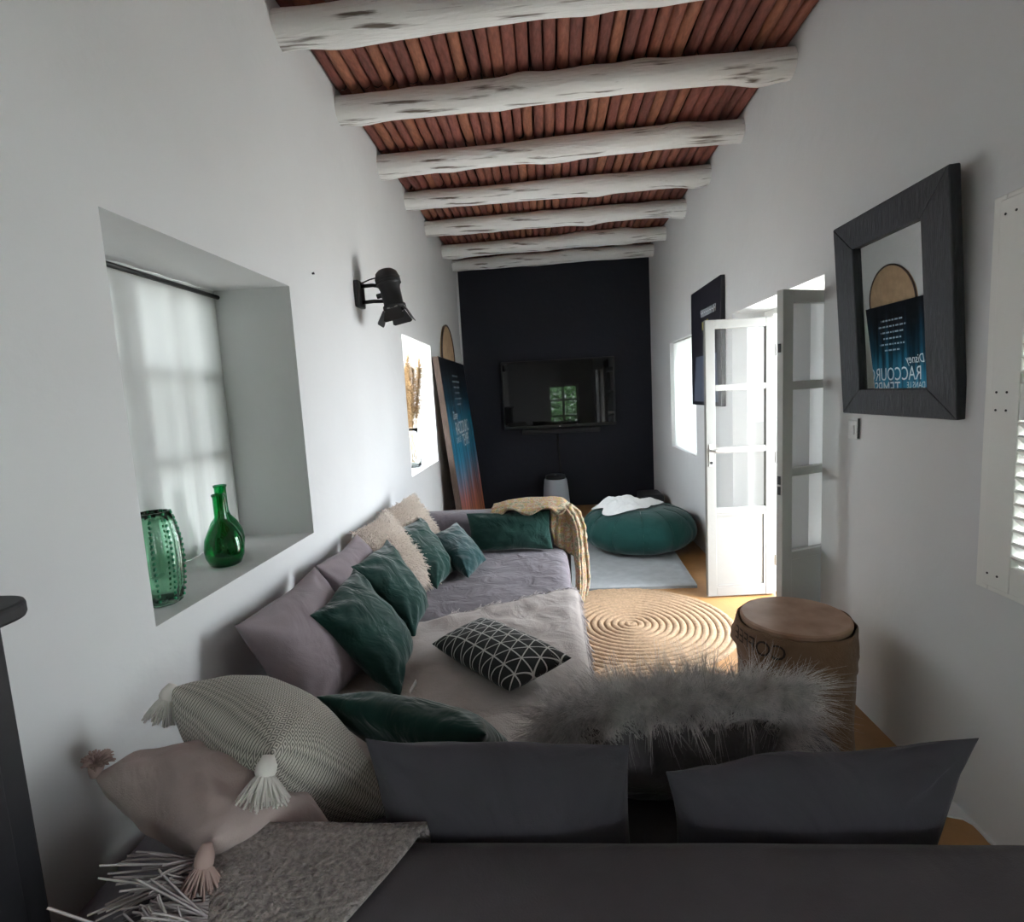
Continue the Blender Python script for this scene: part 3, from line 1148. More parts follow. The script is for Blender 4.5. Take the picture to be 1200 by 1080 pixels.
# ------------------------------------------------------------------ cushions, left wall
pillow('cushion', 'large mauve grey cushion leaning on the wall nearest the window recess', (-.985, 1.535, .80), (-.975, 2.10, .80), (-.70, 1.95, .47), (-.78, 1.54, .465), 0.19, M['cush_mauve'], GW, seed=1, wrinkle=0.007)
pillow('cushion', 'mauve grey cushion leaning on the wall between its twin and the shaggy cushions', (-.98, 2.12, .80), (-.975, 2.60, .805), (-.74, 2.53, .465), (-.77, 2.12, .465), 0.16, M['cush_mauve'], GW, seed=2, wrinkle=0.007)


def shaggy(label, A, B, C, D, T, seed, n=3800):
    o, fn, nrm = pillow('cushion', label, A, B, C, D, T, M['shag'], GW, seed=seed, wrinkle=0.004)
    P, Dd = [], []
    for _ in range(n):
        u, v = random.random(), random.random()
        sd = 1 if nrm.x > 0 else -1
        p = fn(u, v, sd)
        P.append(p)
        c = fn(0.5, 0.5, 0)
        d = nrm * (0.8 * sd) + (p - c).normalized() * 0.8
        Dd.append(d)
    for _ in range(700):
        f = random.random()
        u, v = random.choice(((f, 0.0), (1.0, f), (f, 1.0), (0.0, f)))
        p = fn(u, v, 0)
        P.append(p)
        Dd.append((p - fn(0.5, 0.5, 0)).normalized() + nrm * (0.3 if nrm.x > 0 else -0.3))
    s = strands('shag', P, Dd, 0.036, 0.0030, M['shag'], o, droop=0.5, jitter=0.45, segs=3, tip=0.6)
    s['kind'] = 'stuff'
    return o


shaggy('cream shaggy cushion leaning on the wall behind the middle green cushion', (-1.0, 2.62, .80), (-.98, 3.10, .80), (-.66, 2.86, .47), (-.74, 2.60, .46), 0.13, 3)
shaggy('cream shaggy cushion furthest along the wall, next to the armrest', (-1.0, 3.12, .80), (-.90, 3.46, .84), (-.68, 3.34, .47), (-.76, 3.1, .47), 0.12, 4)
GV = 'dark green velvet cushions'
pillow('cushion', 'dark green velvet cushion with white care tag, nearest of the wall row', (-.835, 1.735, .745), (-.83, 2.15, .78), (-.575, 2.06, .475), (-.54, 1.70, .465), 0.15, M['velvet'], GV, seed=5, wrinkle=0.012)
pillow('cushion', 'dark green velvet cushion in front of the nearer shaggy cushion', (-.88, 2.24, .755), (-.84, 2.66, .76), (-.60, 2.46, .475), (-.60, 2.15, .465), 0.14, M['velvet'], GV, seed=6, wrinkle=0.012)
pillow('cushion', 'creased dark green velvet cushion in front of the farther shaggy cushion', (-.90, 2.93, .72), (-.84, 3.32, .735), (-.56, 3.0, .475), (-.62, 2.72, .465), 0.14, M['velvet'], GV, seed=7, wrinkle=0.012)
pillow('cushion', 'bluish green velvet cushion at the far inner corner of the seat', (-.76, 3.16, .63), (-.62, 3.44, .65), (-.41, 3.18, .475), (-.47, 2.86, .47), 0.13, M['velvet_blue'], GV, seed=8, wrinkle=0.008)
pillow('lumbar_cushion', 'long dark green lumbar cushion leaning on the far armrest', (-.56, 3.475, .70), (-.015, 3.475, .705), (-.005, 3.40, .465), (-.53, 3.40, .465), 0.12, M['velvet'], GV, seed=9, wrinkle=0.008, pinch=0.04)
# care tag on the nearest green cushion
o = [q for q in bpy.data.objects if q.get('label', '').startswith('dark green velvet cushion with white')][0]
g = G()
g.obox((-.505, 1.735, .475), (0.004, -0.012, 0.0), (0.014, 0.006, 0.022), (0.001, 0.0005, -0.0008))
tg = g.build('care_tag', M['white_cloth'], o)
tg['label'] = 'small white care tag'

pillow('cushion', 'black oblong cushion with a white triangle grid lying on the beige throw', (-.315, 2.20, .525), (.045, 1.80, .54), (-.155, 1.60, .535), (-.485, 1.975, .52), 0.125, M['triangles'], GN, seed=10, wrinkle=0.003, pinch=0.05, fat=0)

# ------------------------------------------------------------------ near cushions
pillow('cushion', 'dark green velvet cushion propped behind the left charcoal cushion', (-.62, 1.27, .715), (-.17, 1.13, .70), (-.12, 1.36, .48), (-.56, 1.50, .48), 0.15, M['velvet'], GN, seed=11, wrinkle=0.008)
pillow('cushion', 'wide charcoal cushion seen from behind, on the left of the backrest', (-.371, .935, .825), (.122, .94, .800), (.135, .965, .46), (-.34, .965, .46), 0.19, M['cush_dark'], GN, seed=12, wrinkle=0.013, pinch=0.045, fat=0.3)
pillow('cushion', 'charcoal cushion seen from behind with one pointed corner towards the right wall', (.185, .945, .755), (.735, .95, .800), (.635, .97, .46), (.20, .965, .46), 0.19, M['cush_dark'], GN, seed=13, wrinkle=0.016, pinch=0.06, fat=0.3)


def fur_cushion():
    A, B, C, D = (.0, 1.16, .725), (.505, 1.18, .755), (.485, 1.27, .47), (.02, 1.27, .47)
    o, fn, nrm = pillow('cushion', 'grey faux fur cushion with long shaggy edges and a plush back', A, B, C, D, 0.16, M['fur_cloth'], GN, seed=14, wrinkle=0.012, pinch=0.03)
    P, Dd = [], []
    c = fn(0.5, 0.5, 0)
    for _ in range(6500):          # fur side faces into the room
        u, v = random.random(), random.random() ** 1.2
        for side in (1, -1):
            p = fn(u, v, side)
            if (p - c).dot(Vector((0, 1, 0))) > 0.005:
                break
        d = Vector((0, 1, 0)) * 0.8 + (p - c).normalized() * 0.6 + Vector((0, 0, 0.25))
        P.append(p)
        Dd.append(d)
    for _ in range(4200):          # rim
        f = random.random()
        k = random.random()
        if k < 0.62:
            u, v = f, random.uniform(0, 0.04)
        elif k < 0.82:
            u, v = 1.0 - random.uniform(0, 0.03), f
        else:
            u, v = random.uniform(0, 0.03), f
        p = fn(u, v, random.choice((-0.6, 0.2, 0.6)))
        d = (p - c).normalized() * 1.0 + Vector((random.uniform(-.5, .5), random.uniform(-0.7, 0.5), 0.3))
        P.append(p)
        Dd.append(d)
    K = 11                         # hairs stand in locks
    P2 = [p + Vector((random.gauss(0, .004), random.gauss(0, .004), random.gauss(0, .004))) for p in P[::4] for _ in range(K)]
    D2 = [d for d in Dd[::4] for _ in range(K)]
    s = strands('fur', P2, D2, 0.105, 0.0011, M['fur'], o, droop=0.40, jitter=0.34, segs=5, tip=0.15, clump=K, bend=0.5, lock=0.13)
    s['kind'] = 'stuff'


fur_cushion()


def tassel(at, dirn, m, parent, L=0.075, n=170, spread=0.5, head=0.014):
    at = Vector(at)
    d = Vector(dirn).normalized()
    g = G()
    g.tube([at - d * 0.012, at + d * 0.004, at + d * 0.016, at + d * 0.026], [head * 0.55, head, head * 1.05, head * 0.75], 10)
    t = g.build('tassel', m, parent, smooth=True)
    P, D = [], []
    for _ in range(n):
        r = Vector((random.gauss(0, 1), random.gauss(0, 1), random.gauss(0, 1))).normalized()
        r = (r - d * r.dot(d))
        P.append(at + d * 0.018 + r * head * 0.6)
        D.append(d + r * spread)
    s = strands('yarn', P, D, L, 0.0028, m, t, droop=0.25, jitter=0.10, segs=3, tip=0.9, bend=0.08)
    s['kind'] = 'stuff'
    return t


# two tasselled cushions stacked in the left corner
A, B, C, D = (-.975, .99, .715), (-.575, .775, .765), (-.455, .94, .645), (-.86, 1.20, .58)
o, fn, nrm = pillow('tassel_cushion', 'dusty pink cushion with pink tassels resting on the end of the backrest', A, B, C, D, 0.18, M['pink'], GN, seed=15, wrinkle=0.013, pinch=0.05, fat=0.0)
tassel(Vector(A) + Vector((0.01, -0.005, 0.012)), (0.25, 0.05, 0.9), M['pink_yarn'], o, L=0.026, spread=1.2)
tassel(Vector(B) + Vector((0, -0.02, -0.01)), (0.0, -0.45, -0.75), M['pink_yarn'], o, L=0.036, spread=1.0)
A, B, C, D = (-.925, 1.17, .80), (-.535, .90, .825), (-.40, 1.10, .53), (-.80, 1.40, .52)
o, fn, nrm = pillow('tassel_cushion', 'grey diamond weave cushion with cream tassels on top of the pink cushion', A, B, C, D, 0.25, M['diamonds'], GN, seed=16, wrinkle=0.009, pinch=0.05, fat=0.0)
tassel(Vector(A), (-0.25, -0.45, -0.8), M['white_yarn'], o, L=0.045, spread=0.5, head=0.018, n=220)
tassel(Vector(B) + Vector((0, -0.015, -0.01)), (-0.05, -0.5, -0.85), M['white_yarn'], o, L=0.044, spread=0.95, head=0.018, n=260)

# ------------------------------------------------------------------ throws
t = thing('throw', 'pale beige throw spread over the middle of the sofa seat', 'throw', (-0.3, 1.9, 0.46))
g = G()


def throw_pt(u, v):
    far = Vector((-.98 + 1.085 * u, 2.05 + 0.60 * u, 0))
    near = Vector((-.70 + 0.805 * u, 1.20 + 0.05 * u, 0))
    p = far * (1 - v) + near * v
    z = SEAT + 0.012 + 0.010 * nz(p, 6, 3) + 0.006 * nz(p, 15, 5)
    if v < 0.08:
        z += 0.022 * (1 - v / 0.08) * (0.6 + 0.8 * nz(p, 13, 1)) + 0.006
    if u > 0.94:
        k = (u - 0.94) / 0.06
        z -= 0.030 * k * k
        p.x += 0.006 * k
    return (p.x, p.y, z + 0.008)


g.grid(throw_pt, 60, 60)
g.build('cloth', M['beige'], t, smooth=True, solid=0.004)
P, D = [], []
for k in range(170):
    v = (k + random.random()) / 170
    p = Vector(throw_pt(1.0, v))
    for _ in range(3):
        P.append(p + Vector((0, random.uniform(-.002, .002), 0)))
        D.append((0.25, random.uniform(-.15, .15), -1))
for k in range(120):
    u = 0.45 + 0.55 * random.random()
    p = Vector(throw_pt(u, 0.0))
    for _ in range(2):
        P.append(p)
        D.append((random.uniform(-.3, .6), 0.8, -0.1))
s = strands('fringe', P, D, 0.045, 0.0022, M['grey_yarn'], t, droop=0.3, jitter=0.15, segs=3, tip=0.8)
s['kind'] = 'stuff'

t = thing('throw', 'beige woven wool throw hanging over the left end of the backrest', 'throw', (-0.5, 0.72, 0.7))
g = G()


def back_throw(u, v):
    # u across the backrest end to middle (x), v from the seat side over the top and down the back
    pathz = [(0.885, 0.52), (0.882, 0.66), (0.862, 0.716), (0.74, 0.718), (0.63, 0.714), (0.606, 0.64), (0.602, 0.35)]
    f = v * (len(pathz) - 1)
    i = min(int(f), len(pathz) - 2)
    f -= i
    y = pathz[i][0] * (1 - f) + pathz[i + 1][0] * f
    z = pathz[i][1] * (1 - f) + pathz[i + 1][1] * f
    xr = -0.243 - 0.12 * max(0, min(1, (0.87 - y) / 0.26)) ** 1.2
    xl = -0.62 + 0.11 * max(0, min(1, (0.84 - y) / 0.2))
    x = xl + (xr - xl) * u
    if u < 0.12:
        k = 1 - u / 0.12
        z -= 0.004 * k
    z += 0.004 * nz((x, y, z), 9, 2)
    return (x, y, z)


g.grid(back_throw, 34, 36)
g.build('cloth', M['beige_knit'], t, smooth=True, solid=0.007)
P, D = [], []
for k in range(44):
    v = 0.42 + 0.33 * (k + random.random()) / 44
    p = Vector(back_throw(0.0, v))
    dd = (-0.8, random.uniform(-.65, .0), 0.13)
    for _ in range(5):
        P.append(p + Vector((random.uniform(-.004, .004), random.uniform(-.004, .004), 0)))
        D.append(dd)
s = strands('fringe', P, D, 0.12, 0.0026, M['grey_yarn'], t, droop=0.20, jitter=0.16, segs=7, tip=0.8, bend=0.35, clump=5, lock=0.6)
s['kind'] = 'stuff'

# knitted throw over the armrest
t = thing('knitted_throw', 'yellow and pink multicolour knitted throw over the far armrest', 'throw', (0.05, 3.6, 0.7))
g = G()
g.grid(lambda u, v: (-.02 + 0.155 * u + 0.02 * v + 0.006 * math.sin(v * 9), 3.478 - 0.012 * abs(math.sin(u * 9 + v * 3)) - 0.012 * math.sin(PI * v) + 0.03 * (1 - min(1, v * 8)), 0.725 - 0.255 * v - 0.10 * v * u), 20, 24)
g.build('front_fold', M['knit'], t, smooth=True, solid=0.010)
path = [(-.40, .705), (-.30, .725), (-.15, .728), (0.0, .735), (.08, .725), (.135, .675), (.165, .58), (.175, .46), (.185, .32), (.185, .18), (.165, .07)]


def knit_pt(u, v):
    f = v * (len(path) - 1)
    i = min(int(f), len(path) - 2)
    f -= i
    x = path[i][0] * (1 - f) + path[i + 1][0] * f
    z = path[i][1] * (1 - f) + path[i + 1][1] * f
    w = 0.36 * (1 - 0.35 * v) * (0.55 + 0.45 * min(1, v * 5))
    yc = 3.585 - 0.03 * v
    y = yc + (u - 0.5) * w
    fold = 0.022 * math.sin(u * 21 + 2.5 * v) + 0.012 * nz((x, y, z), 9, 4)
    if z > 0.69:
        z += fold * 0.6
        if u < 0.12:
            z -= 0.05 * (1 - u / 0.12) * (0.5 + 0.5 * math.sin(v * 40))
            y -= 0.012
    else:
        x += fold
        if u < 0.25:
            x -= 0.03 * (1 - u / 0.25)
    return (x, y, z)


g = G()
g.grid(knit_pt, 40, 60)
g.build('cloth', M['knit'], t, smooth=True, solid=0.014)
for k, off in enumerate((0.04, 0.30, 0.55, 0.8)):
    g = G()
    pts = []
    for j in range(40):
        v = 0.45 + 0.53 * j / 39 if k else 0.42 + 0.55 * j / 39
        p = Vector(knit_pt(off, v))
        pts.append(p + Vector((0.014, 0.004 * math.sin(j), 0.006)))
    g.tube(pts, [0.011 + 0.003 * math.sin(j * 1.7) for j in range(40)], 7)
    g.build('rolled_edge', M['knit'], t, smooth=True)

# ------------------------------------------------------------------ rugs


def jute_rug(label, cx, cy, R, n, lift):
    t = thing('jute_rug', label, 'rug', (cx, cy, lift), 'round jute rugs')
    w = R / n
    for k in range(n):
        r = w * (k + 0.5)
        ns = max(16, int(2 * PI * r / 0.035))
        g = G()
        kk = len(g.v)
        for i in range(ns):
            a = 2 * PI * i / ns
            wob = 1 + 0.06 * math.sin(i * 2.4 + k)
            dr = 0.004 * noise.noise(Vector((math.cos(a) * 4, math.sin(a) * 4, k)))
            for q in range(6):
                an = PI * q / 5
                rr = r + dr + math.cos(an) * w * 0.47 * wob
                g.v.append((cx + rr * math.cos(a), cy + rr * math.sin(a), lift + 0.001 + math.sin(an) * 0.011 * (1 + 0.25 * math.sin(i * 2.4 + q))))
        for i in range(ns):
            i2 = (i + 1) % ns
            for q in range(5):
                g.f.append((kk + i * 6 + q, kk + i2 * 6 + q, kk + i2 * 6 + q + 1, kk + i * 6 + q + 1))
        g.build('braid', M['jute'], t, smooth=True)
    return t


jute_rug('round jute rug between the sofa and the open door', 0.455, 3.28, 0.625, 15, 0.0)
jute_rug('round jute rug nearest the faux fur cushion, lapping over the other', 0.50, 2.16, 0.63, 15, 0.004)

t = thing('grey_rug', 'pale grey oblong rug under the green pouf', 'rug', (0.45, 4.7, 0))
g = G()
g.grid(lambda u, v: (-.25 + 1.27 * u + 0.07 * v, 3.885 + 1.75 * v, 0.012 + 0.003 * nz((u * 3, v * 3, 0), 2, 1)), 24, 30)
g.build('pile', M['grey_rug'], t, smooth=True, solid=0.01)
g = G()
g.box(-.25, 1.02, 3.878, 3.888, 0.0, 0.018)
g.build('binding', mat('grey_rug_binding', (0.20, 0.21, 0.21), 0.95), t)

# ------------------------------------------------------------------ pouf and cloth
PC = (0.775, 4.95)
t = thing('pouf', 'large round dark green stuffed pouf on the grey rug', 'pouf', (PC[0], PC[1], 0.02))
prof = [(0.02, 0.022), (0.20, 0.022), (0.34, 0.03), (0.44, 0.06), (0.50, 0.115), (0.52, 0.18), (0.505, 0.25), (0.455, 0.32), (0.37, 0.365), (0.25, 0.392), (0.12, 0.402), (0.02, 0.400)]
NS = 12


def pouf_ring(a, r, z):
    s = abs(math.sin(a * NS / 2 + 0.4))
    return r * (1 - 0.028 * (1 - s) ** 3 * min(1, r / 0.3)) + 0.010 * noise.noise(Vector((math.cos(a) * 3, math.sin(a) * 3, z * 8)))


g = G()
g.lathe(prof, (PC[0], PC[1], 0), 96, pouf_ring)
g.build('cover', M['pouf'], t, smooth=True, subsurf=1)
for k in range(NS):
    a = 2 * PI * k / NS - 0.8 / NS
    g = G()
    pts = [(PC[0] + (r * 0.972 + 0.001) * math.cos(a), PC[1] + (r * 0.972 + 0.001) * math.sin(a), z + 0.001) for r, z in prof[3:10]]
    g.tube(pts, 0.0025, 5)
    g.build('seam', M['pouf'], t, smooth=True)
g = G()
g.obox((0.79, 4.452, 0.155), (0.004, 0, 0.0), (0, 0.002, 0), (0.006, 0, 0.022))
g.build('tag', M['white_cloth'], t)

t = thing('blanket', 'crumpled white cloth heaped on top of the green pouf', 'blanket', (0.68, 4.95, 0.4))
g = G()


def heap(u, v):
    a = 2 * PI * u
    r = v
    R = 0.29 * (1 + 0.18 * math.sin(a * 3 + 1) + 0.1 * math.sin(a * 5))
    x = 0.665 + R * r * math.cos(a)
    y = 4.93 + R * 0.8 * r * math.sin(a)
    h = 0.085 * (1 - r ** 1.8) * (0.85 + 0.6 * noise.noise(Vector((x * 7, y * 7, 2)))) + 0.018 * abs(noise.noise(Vector((x * 20, y * 20, 1))))
    d = math.hypot(x - PC[0], y - PC[1])
    base = 0.407 if d < 0.2 else 0.407 - (d - 0.2) ** 2 * 1.05
    return (x, y, base + max(0.004, h) * 1.0)


g.grid(heap, 64, 22, wrap_u=True, flip=True)
g.build('cloth', M['white_cloth'], t, smooth=True, subsurf=1)

# ------------------------------------------------------------------ barrel table in a coffee sack
BC = (0.965, 2.20)
t = thing('barrel_table', 'round wooden topped barrel table wrapped in a brown coffee sack', 'side table', (BC[0], BC[1], 0))
g = G()
g.lathe([(0.185, 0.0), (0.19, 0.02), (0.20, 0.2), (0.20, 0.46), (0.195, 0.475)], (BC[0], BC[1], 0), 40)
g.build('barrel', M['edge_wood'], t, smooth=False)
g = G()
g.lathe([(0.18, 0.475), (0.203, 0.477), (0.206, 0.485), (0.205, 0.497), (0.198, 0.503), (0.001, 0.503)], (BC[0], BC[1], 0), 64)
g.build('round_top', M['cork'], t, smooth=False)


def sack_r(a, z):
    return 0.214 + 0.009 * math.sin(a * 6 + z * 7) * (0.4 + (0.48 - z)) + 0.012 * noise.noise(Vector((math.cos(a) * 3, math.sin(a) * 3, z * 6)))


g = G()
g.grid(lambda u, v: (BC[0] + sack_r(2 * PI * u, 0.485 * v) * math.cos(2 * PI * u), BC[1] + sack_r(2 * PI * u, 0.485 * v) * math.sin(2 * PI * u), 0.002 + 0.478 * v), 72, 18, wrap_u=True)
sk = g.build('sack', M['burlap'], t, smooth=True, solid=0.003)


def flap_r(a, v):
    return 0.217 + 0.026 * v * (0.6 + 0.5 * math.sin(a * 5 + 1.0)) + 0.008 * noise.noise(Vector((math.cos(a) * 3, math.sin(a) * 3, v * 3 + 4)))


def flap_drop(a):
    return 0.128 + 0.035 * math.sin(a - 2.9) + 0.012 * math.sin(3 * a + 2.0)


def flap_pt(u, v):
    a = 2 * PI * u
    drop = flap_drop(a)
    r = flap_r(a, v)
    return (BC[0] + r * math.cos(a), BC[1] + r * math.sin(a), 0.487 - drop * v + 0.004 * math.sin(a * 7))


g = G()
g.grid(flap_pt, 90, 8, wrap_u=True, flip=True)
fl = g.build('sack_flap', M['burlap'], t, smooth=True, solid=0.003)


# reversed sack print: the word runs backwards
g = G()
vs, fs = text_geo('COFFEE', 0.080)
a0 = math.radians(207)
pts = []
for x, y, z in vs:
    a = a0 - x / 0.24
    z = 0.405 + y
    r = flap_r(a, min(1, (0.487 - z) / flap_drop(a))) + 0.0065
    pts.append((BC[0] + r * math.cos(a), BC[1] + r * math.sin(a), z))
g.add(pts, [f[::-1] for f in fs])
g.build('lettering', M['ink'], fl)
g = G()
for k in range(6):                 # a second row of larger letters, only their uprights can be made out
    a = math.radians(203) + k * 0.135
    for b0, b1 in ((a, a + 0.045),):
        q = []
        for b, z in ((b0, 0.24), (b1, 0.24), (b1, 0.345), (b0, 0.345)):
            r = sack_r(b, z) + 0.007
            q.append((BC[0] + r * math.cos(b), BC[1] + r * math.sin(b), z))
        g.add(q, [(0, 1, 2, 3)])
tag(g.build('faded_lettering', M['ink'], sk), kind='stuff')

# ------------------------------------------------------------------ mirror on the right wall
MB = Vector((1.285, 2.145, 1.296))      # centre of the lower edge, front face
MTILT = 0.054
mu = Vector((0, 1, 0))
mv = Vector((-MTILT, 0, 0.772)).normalized()
mn = mv.cross(mu)
if mn.x > 0:
    mn = -mn
t = thing('mirror', 'square mirror in a broad charcoal wooden frame on the right wall', 'mirror', (1.31, 2.11, 1.296))
HW, HH, BW = 0.335, 0.772, 0.135


def mp_(u, v, w=0.0):
    return MB + mu * u + mv * v + mn * w


rails = {'frame_rail_bottom': ((-HW, 0), (HW, 0), (HW - BW, BW * 0.75), (-HW + BW, BW * 0.75)),
         'frame_rail_top': ((HW, HH), (-HW, HH), (-HW + BW, HH - BW * 0.85), (HW - BW, HH - BW * 0.85)),
         'frame_rail_near': ((-HW, HH), (-HW, 0), (-HW + BW, BW * 0.75), (-HW + BW, HH - BW * 0.85)),
         'frame_rail_far': ((HW, 0), (HW, HH), (HW - BW, HH - BW * 0.85), (HW - BW, BW * 0.75))}
for k, q in rails.items():
    g = G()
    g.add([mp_(u, v, 0.0) for u, v in q] + [mp_(u, v, -0.035) for u, v in q],
          [(0, 1, 2, 3), (7, 6, 5, 4), (0, 4, 5, 1), (1, 5, 6, 2), (2, 6, 7, 3), (3, 7, 4, 0)])
    o = g.build('frame_rail', M['frame_wood'], t, bevel=0.004)
    bm = bmesh.new(); bm.from_mesh(o.data); bmesh.ops.recalc_face_normals(bm, faces=bm.faces); bm.to_mesh(o.data); bm.free()
g = G()
g.add([mp_(u, v, -0.018) for u, v in ((-HW + BW - .01, BW * 0.75 - .01), (HW - BW + .01, BW * 0.75 - .01), (HW - BW + .01, HH - BW * 0.85 + .01), (-HW + BW - .01, HH - BW * 0.85 + .01))], [(0, 1, 2, 3)])
g.build('mirror_glass', M['mirror'], t)

# ------------------------------------------------------------------ big print leaning on the left wall
PY0, PY1, PH = 5.10, 6.66, 1.85
pb = Vector((-0.885, PY0, 0.0))
pt = Vector((-1.045, PY0, 1.835))
pv = (pt - pb).normalized()
pn = Vector((pv.z, 0, -pv.x))
t = thing('leaning_poster', 'tall blue and orange film print on a wooden box frame leaning on the left wall', 'poster', pb)


def pp(s, v, w=0.0):
    return pb + Vector((0, s, 0)) + pv * v + pn * w


g = G()
W_ = PY1 - PY0
q = [(0, 0), (W_, 0), (W_, PH), (0, PH)]
g.add([pp(a, b, 0.0) for a, b in q] + [pp(a, b, 0.055) for a, b in q], [(3, 2, 1, 0), (4, 5, 6, 7), (0, 1, 5, 4), (1, 2, 6, 5), (2, 3, 7, 6), (3, 0, 4, 7)])
g.build('box_frame', M['edge_wood'], t)
g = G()
g.add([pp(a, b, 0.057) for a, b in q], [(0, 1, 2, 3)])
g.build('print', M['poster'], t, uv=[(0, 0), (1, 0), (1, 1), (0, 1)])
pl = lambda x, y: pp(W_ / 2 + x, y, 0.059)
write('lettering', [('RACCOURCI', 0.19, 0.10, 1.08, 0), ('TEMPS', 0.19, 0.22, 0.935, 0), ('DANS LE', 0.085, -0.34, 1.0, 0), ('Disney', 0.12, -0.34, 1.24, 0.25)], lambda x, y: pl(x * 0.80 - 0.08, y), M['white_print'], t)
g = G()
for i, wdt in enumerate((0.34, 0.44, 0.36, 0.30, 0.40, 0.24)):
    yy = 1.68 - i * 0.06
    x = -wdt / 2
    rs = random.Random(i)
    while x < wdt / 2:
        ww = rs.uniform(0.02, 0.06)
        g.add([pl(x, yy), pl(min(x + ww, wdt / 2), yy), pl(min(x + ww, wdt / 2), yy + 0.016), pl(x, yy + 0.016)], [(0, 1, 2, 3)])
        x += ww + 0.014
tag(g.build('small_print', M['grey_print'], t), kind='stuff')

# disc hung above the print
t = thing('wall_disc', 'flat tan woven disc hung on the left wall above the leaning print', 'wall decoration', (-1.05, 5.95, 1.86))
g = G()
n = 64
vs = []
for w in (-1.058, -1.040):
    for i in range(n):
        a = 2 * PI * i / n
        r = 0.37 * (1 + 0.02 * noise.noise(Vector((math.cos(a) * 2, math.sin(a) * 2, 0))))
        vs.append((w, 5.95 + r * math.cos(a), 1.86 + r * math.sin(a)))
fs = [tuple(range(n))[::-1], tuple(range(n, 2 * n))] + [(i, (i + 1) % n, n + (i + 1) % n, n + i) for i in range(n)]
g.add(vs, fs)
g.build('disc', M['disc'], t)
g = G()
g.tube([(-1.04, 5.95 + 0.37 * math.cos(2 * PI * i / 64), 1.86 + 0.37 * math.sin(2 * PI * i / 64)) for i in range(65)], 0.009, 6)
g.build('rim', M['edge_wood'], t, smooth=True)

# ------------------------------------------------------------------ poster on the right wall
t = thing('wall_poster', 'dark purple film poster hung behind the open door leaf', 'poster', (1.30, 4.53, 1.28))
g = G()
g.box(1.275, 1.308, 4.12, 4.93, 1.285, 2.225)
g.build('panel', M['black_print'], t, bevel=0.003)
px_ = lambda x, y: (1.2735, 4.525 - x, 1.285 + y)
g = G()
rs = random.Random(4)
x = -0.10
while x < 0.30:      # the title is too soft to read: upright strokes like its letters
    ww = rs.uniform(0.028, 0.045)
    for a, b, c, d in ((x, 0.705, x + 0.009, 0.76), (x + ww - 0.009, 0.705, x + ww, 0.76), (x, 0.73, x + ww, 0.738)):
        g.add([px_(a, b), px_(c, b), px_(c, d), px_(a, d)], [(0, 1, 2, 3)])
    x += ww + 0.016
g.build('lettering', M['white_print'], t)
g = G()
for a, b, c, d in ((-0.07, 0.60, -0.01, 0.665), (0.05, 0.60, 0.10, 0.675), (-0.03, 0.55, 0.04, 0.63)):
    g.add([px_(a, b), px_(c, b), px_(c, d), px_(a, d)], [(0, 1, 2, 3)])
g.build('figures', M['gold_print'], t)
g = G()
g.add([px_(-0.34, 0.03), px_(0.34, 0.03), px_(0.30, 0.40), px_(-0.26, 0.40)], [(0, 1, 2, 3)])
g.build('scenery', mat('slate_print', (0.10, 0.12, 0.17), 0.5), t)

# ------------------------------------------------------------------ television wall
t = thing('television', 'wide flat black television mounted on the black wall', 'television', (0.145, 6.97, 1.02))
g = G()
g.box(-.555, .848, 6.885, 6.925, 1.022, 1.862)
g.build('casing', M['black_plastic'], t, bevel=0.008)
g = G()
g.box(-.538, .831, 6.881, 6.886, 1.055, 1.847)
g.build('screen', M['screen'], t)
g = G()
g.box(-.05, .35, 6.925, 6.968, 1.30, 1.60)
g.build('wall_bracket', M['dark_metal'], t)
g = G()
g.box(.135, .160, 6.880, 6.885, 1.030, 1.042)
g.build('badge', M['steel'], t)
t = thing('soundbar', 'slim black soundbar on the wall under the television', 'soundbar', (0.16, 6.9, 0.95))
g = G()
g.box(-.33, .645, 6.87, 6.965, 0.945, 1.005)
g.build('body', M['black_plastic'], t, bevel=0.012)
g = G()
g.box(-.32, .635, 6.866, 6.871, 0.953, 0.997)
g.build('grille', mat('dark_speaker_cloth', (0.022, 0.022, 0.026), 0.9), t)
g = G()
g.tube([(0.12, 6.955, 0.95), (0.115, 6.96, 0.8), (0.125, 6.962, 0.6), (0.14, 6.96, 0.42), (0.13, 6.93, 0.2), (0.12, 6.92, 0.01)], 0.009, 6)
tag(g.build('cable', M['black_plastic'], smooth=True), 'black cable running down the wall from the soundbar', 'cable')

t = thing('canister', 'pale grey tapered canister with a black lid below the television', 'canister', (0.06, 6.68, 0))
g = G()
g.lathe([(0.155, 0.0), (0.165, 0.02), (0.165, 0.10), (0.15, 0.30), (0.138, 0.395), (0.132, 0.405)], (0.06, 6.68, 0), 40)
g.build('shell', M['grey_can'], t, smooth=True)
g = G()
g.lathe([(0.122, 0.405), (0.125, 0.42), (0.120, 0.448), (0.09, 0.458), (0.001, 0.458)], (0.06, 6.68, 0), 40)
g.build('lid', M['black_plastic'], t, smooth=True)
g = G()
g.lathe([(0.014, 0.455), (0.014, 0.464), (0.001, 0.465)], (0.06, 6.62, 0), 12)
g.build('button', M['steel'], t)

t = thing('subwoofer', 'low black speaker box behind the pouf in the far right corner', 'speaker', (1.11, 6.15, 0))
g = G()
g.box(0.985, 1.235, 5.97, 6.33, 0.015, 0.285)
g.build('box', M['black_plastic'], t, bevel=0.03, segs=4)
g = G()
for x in (1.01, 1.21):
    for y in (6.0, 6.3):
        g2 = G()
        g2.lathe([(0.015, 0.0), (0.015, 0.02)], (x, y, 0), 10)
        g2.build('foot', M['black_plastic'], t)
g = G()
g.tube([(1.11, 5.972, 0.15), (1.11, 5.966, 0.15)], 0.09, 24)
g.build('cone', mat('speaker_cone', (0.02, 0.02, 0.02), 0.7), t)

